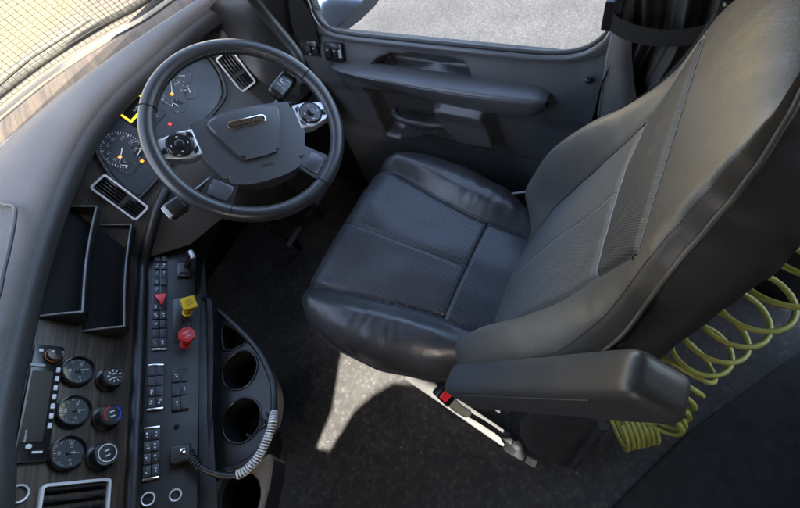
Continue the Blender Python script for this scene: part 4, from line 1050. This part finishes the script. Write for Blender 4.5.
F = Fdr(334, 52, .422); m2 = poly('window_switch_panel', rrect(.068, .052, .005), -.004, .005, plast_g, door, F, .0015)
for k, x_ in enumerate((-.016, .010)):
    o = box('switch', (.020, .030, .007), plast, m2, F @ T(x_, 0, .007) @ RX(R(8)), .003, 2); box('symbol', (.008, .0015, .0005), white, m2, F @ T(x_, .007, .0118))
box('switch', (.010, .022, .006), greyp, m2, F @ T(.027, -.002, .006), .002, 2)

# outside mirror beyond the window
sm_ = thing('side_mirror', 'grey-blue exterior side mirror seen through the front of the door window', 'mirror', tuple(at(332, 12, 0, .75)))
mp_ = [at(u, v, 0, .78) for u, v in ((300, -30), (362, -30), (356, 3), (347, 19), (338, 30), (322, 26), (312, 10))]
FM = frame(mp_[3], mp_[1]-mp_[0], CAMP-mp_[3]); q2 = [((FM.inverted() @ p_).x, (FM.inverted() @ p_).y) for p_ in mp_]
poly('housing', q2, -.09, -.006, plast_d, sm_, FM, .01)
cx_ = sum(x for x, y in q2)/7; cy_ = sum(y for x, y in q2)/7
poly('mirror_glass', [(cx_+(x-cx_)*.93, cy_+(y-cy_)*.93) for x, y in q2], -.006, -.003, mat('mirror_glass', (.75, .8, .88), .08, 1), sm_, FM)

# A-pillar trim and grab handle
ap = thing('pillar_trim', 'dark grey windscreen pillar trim between dashboard and door', 'pillar', (.45, .8, .7))
loft('trim_cover', [[at(205, 14, 2, .93), at(238, -30, 2, 1.0), at(250, -80, 2, 1.08)], [at(222, 34, 2, .86), at(256, -2, 2, .95), at(266, -60, 2, 1.05)], [at(262, 82, 2, .74), at(280, 34, 2, .83), at(284, -40, 2, 1.02)],
                    [at(300, 96, 2, .66), at(300, 50, 2, .76), at(292, 0, 2, .88)]], plast, ap, kc=6, kr=5, smooth=180)
gh = thing('grab_handle', 'long black grab handle on the windscreen pillar', 'handle', tuple(at(300, 55, 2, .8)))
gp_ = [at(u, v, 2, z) for u, v, z in ((302, 74, .78), (299, 58, .82), (288, 42, .86), (270, 20, .92), (254, 0, .98), (235, -25, 1.05))]
tube('grip', crom(gp_, 6), .015, plast, gh, n=14)
lathe('handle_foot', [(.026, 0), (.022, .012), (.016, .02)], plast, gh, frame(gp_[0]-Vector((0, 0, .012)), (0, -1, 0), (0, 0, 1)), 20)
dj = thing('door_jamb', 'narrow white painted body edge beside the windscreen pillar', 'door jamb', tuple(at(292, 8, 0, .47)))
poly('jamb_plate', [(0, 0), (.10, 0), (.10, .5), (0, .5)], 0, .02, paintw, dj, frame(at(281, 26, 0, .455), (0, -1, 0), (-1, 0, 0)), .004)

# rear door pillar, curtain, belt
bp = thing('rear_pillar', 'dark trim of the pillar behind the driver door', 'pillar', (.45, -.5, 0))
box('pillar_cover', (.05, .62, 1.9), plast, bp, T(.485, -.62, .85), .015)
cu = thing('sleeper_curtain', 'black vinyl sleeper curtain gathered in folds behind the door', 'curtain', (.38, -.4, .3))
random.seed(12)
vg = []; fg = []
for k in range(70):
    x = random.uniform(-1.0, .1); y = random.uniform(-.75, .45); r_ = random.uniform(.0012, .0035); b0_ = len(vg)
    for q in ((1, 0, 0), (-.5, .8, 0), (-.4, -.9, 0), (.1, 0, 1.1)): vg.append((x+q[0]*r_*random.uniform(.6, 1.5), y+q[1]*r_, .001+q[2]*r_))
    fg += [(b0_, b0_+1, b0_+3), (b0_+1, b0_+2, b0_+3), (b0_+2, b0_, b0_+3)]
gr_ = mobj('floor_grit', mesh('grit', vg, fg), mat('pale_grit', (.30, .28, .24), .8), smooth=0); tag(gr_, 'scattered pale grit and crumbs on the cab floor', 'grit'); gr_['kind'] = 'stuff'
def fold(y, z, t):
    tie = math.exp(-((z-.905)/.07)**2)
    yc = -.42; yy = yc+(y-yc)*(1-.12*tie)
    amp = .019*(1-.35*tie)
    x = .395-amp*math.sin(y*135+1.8*math.sin(y*31)+.9*z)-.006*math.sin(y*290+z*3)+.006*nz(y*9, z*5, 2)
    return Vector((x-.02*tie*0, yy+.01*nz(y*8, z*6, 9), z))
vc = []; NCY, NCZ = 160, 60
for j in range(NCZ+1):
    z = .25+1.25*j/NCZ
    for i in range(NCY+1): vc.append(fold(-.222-.50*i/NCY, z, 0))
me = mesh('c', vc, [(j*(NCY+1)+i, j*(NCY+1)+i+1, (j+1)*(NCY+1)+i+1, (j+1)*(NCY+1)+i) for j in range(NCZ) for i in range(NCY)])
cf = mobj('folds', me, curtm, cu, I4, 180)
# paler leading edge of the curtain
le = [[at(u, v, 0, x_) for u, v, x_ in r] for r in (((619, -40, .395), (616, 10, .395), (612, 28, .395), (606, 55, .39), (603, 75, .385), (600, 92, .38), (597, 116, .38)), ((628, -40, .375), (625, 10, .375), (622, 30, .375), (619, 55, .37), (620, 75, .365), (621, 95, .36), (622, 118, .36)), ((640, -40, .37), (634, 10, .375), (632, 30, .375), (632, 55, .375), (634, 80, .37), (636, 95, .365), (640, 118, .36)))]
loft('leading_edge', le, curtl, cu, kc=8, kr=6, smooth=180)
tube('edge_stitching', crom([p_+Vector((-.003, -.004, 0)) for p_ in le[0]], 6), .0016, stitch, cu, n=5)
sp_ = [at(u, v, 0, .345) for u, v in ((612, 22), (618, 27), (632, 33), (655, 38), (680, 38), (705, 33), (725, 24))]
stp = [[p_+Vector((0, 0, dz)) for p_ in crom(sp_, 4)] for dz in (.016, .008, -.008, -.016)]
loft('tie_strap', stp, webbing, cu, kc=1)
box('strap_clip', (.02, .03, .055), plast_g, cu, T(*at(613, 14, 0, .36)), .005)
sb = thing('seat_belt', 'dark seat belt strap running behind the seat back to the pillar', 'seat belt', tuple(at(640, 99, 0, .3)))
bl = crom([at(u, v, 0, x_) for u, v, x_ in ((728, 8, .34), (718, 22, .33), (700, 48, .315), (670, 80, .30), (640, 102, .30), (600, 122, .31))], 6)
loft('strap', [[p_+Vector((dx_, dy_, 0)) for p_ in bl] for dx_, dy_ in ((.0, -.013), (-.003, 0), (0, .013))], webbing, sb, kc=1)
box('belt_guide', (.05, .025, .06), plast_g, sb, T(*at(727, 12, 0, .335)), .01, 3)

# ------------------------------------------------------------------ coiled air hose behind the seat
ho = thing('air_hose', 'coiled yellow-green air hose hanging behind the driver seat', 'hose', tuple(at(635, 432, 2, .02)))
ax = crom([at(u, v, 1, y) for u, v, y in ((655, 418, -.56), (672, 388, -.58), (692, 362, -.60), (712, 344, -.61), (736, 322, -.62), (766, 298, -.63), (800, 268, -.64), (850, 225, -.65))], 20)
L_ = [0]
for a, b in zip(ax, ax[1:]): L_.append(L_[-1]+(b-a).length)
turns = 12; hp_ = []; n_ = None; phase = 0
for s_ in range(turns*28+1):
    f = s_/(turns*28); g_ = f**1.7; d = L_[-1]*g_
    i = max(0, min(len(ax)-2, next((j for j in range(len(L_)-1) if L_[j+1] >= d), len(ax)-2)))
    q = (d-L_[i])/max(1e-6, L_[i+1]-L_[i]); p_ = ax[i].lerp(ax[i+1], q); t = (ax[i+1]-ax[i]).normalized()
    n_ = t.orthogonal().normalized() if n_ is None else (n_-t*n_.dot(t)).normalized()
    a = 2*math.pi*turns*f; hp_.append(p_+(n_*math.cos(a)+t.cross(n_)*math.sin(a))*.056)
tube('coil', hp_, .0056, hosem, ho, n=8)
pile = []
pc = at(632, 432, 2, .16)
dirp = (at(660, 424, 2, .16)-at(612, 436, 2, .16)).normalized()
for s_ in range(7*24+1):
    a = 2*math.pi*s_/24; nn_ = Vector((0, 0, 1)); bb = dirp.cross(nn_)
    pile.append(at(617, 428, 2, .13)+dirp*(.013*s_/24)+(nn_*math.cos(a)+bb*math.sin(a))*.058)
tube('coil', pile, .0056, hosem, ho, n=8)
lathe('hose_fitting', [(.008, 0), (.008, .02), (.006, .03), (0, .03)], satin, ho, frame(at(622, 447, 2, .05), (1, 0, 0), at(622, 447, 2, .05)-at(610, 432, 2, .1)), 12, cap=False)

cq = [at(u, v, 2, .014) for u, v in ((560, 560), (690, 432), (800, 352), (960, 240), (1100, 700))]
cm = polyme([(q.x, q.y) for q in cq], .001, .014, .004)
struct(mobj('sleeper_shade_carpet', cm, mat('shade_dark_carpet', (.019, .0185, .0175), .95, bump=[('noise', 500, .7, .003)], var=.35, vscale=30), None, I4, 30))  # slab edge is real; its darker colour also stands in for sleeper shade
# sleeper cabinet edge behind the seat (dark)
bunk = thing('sleeper_bunk', 'dark carpeted sleeper bunk behind the seat', 'bunk', (-.5, -1.2, 0))
box('bunk_front', (2.0, .5, .42), mat('dark_carpet', (.016, .016, .016), .9, bump=[('noise', 400, .6, .003)], var=.3, vscale=40), bunk, T(-.56, -1.3, .21) @ RZ(R(0)), .02)
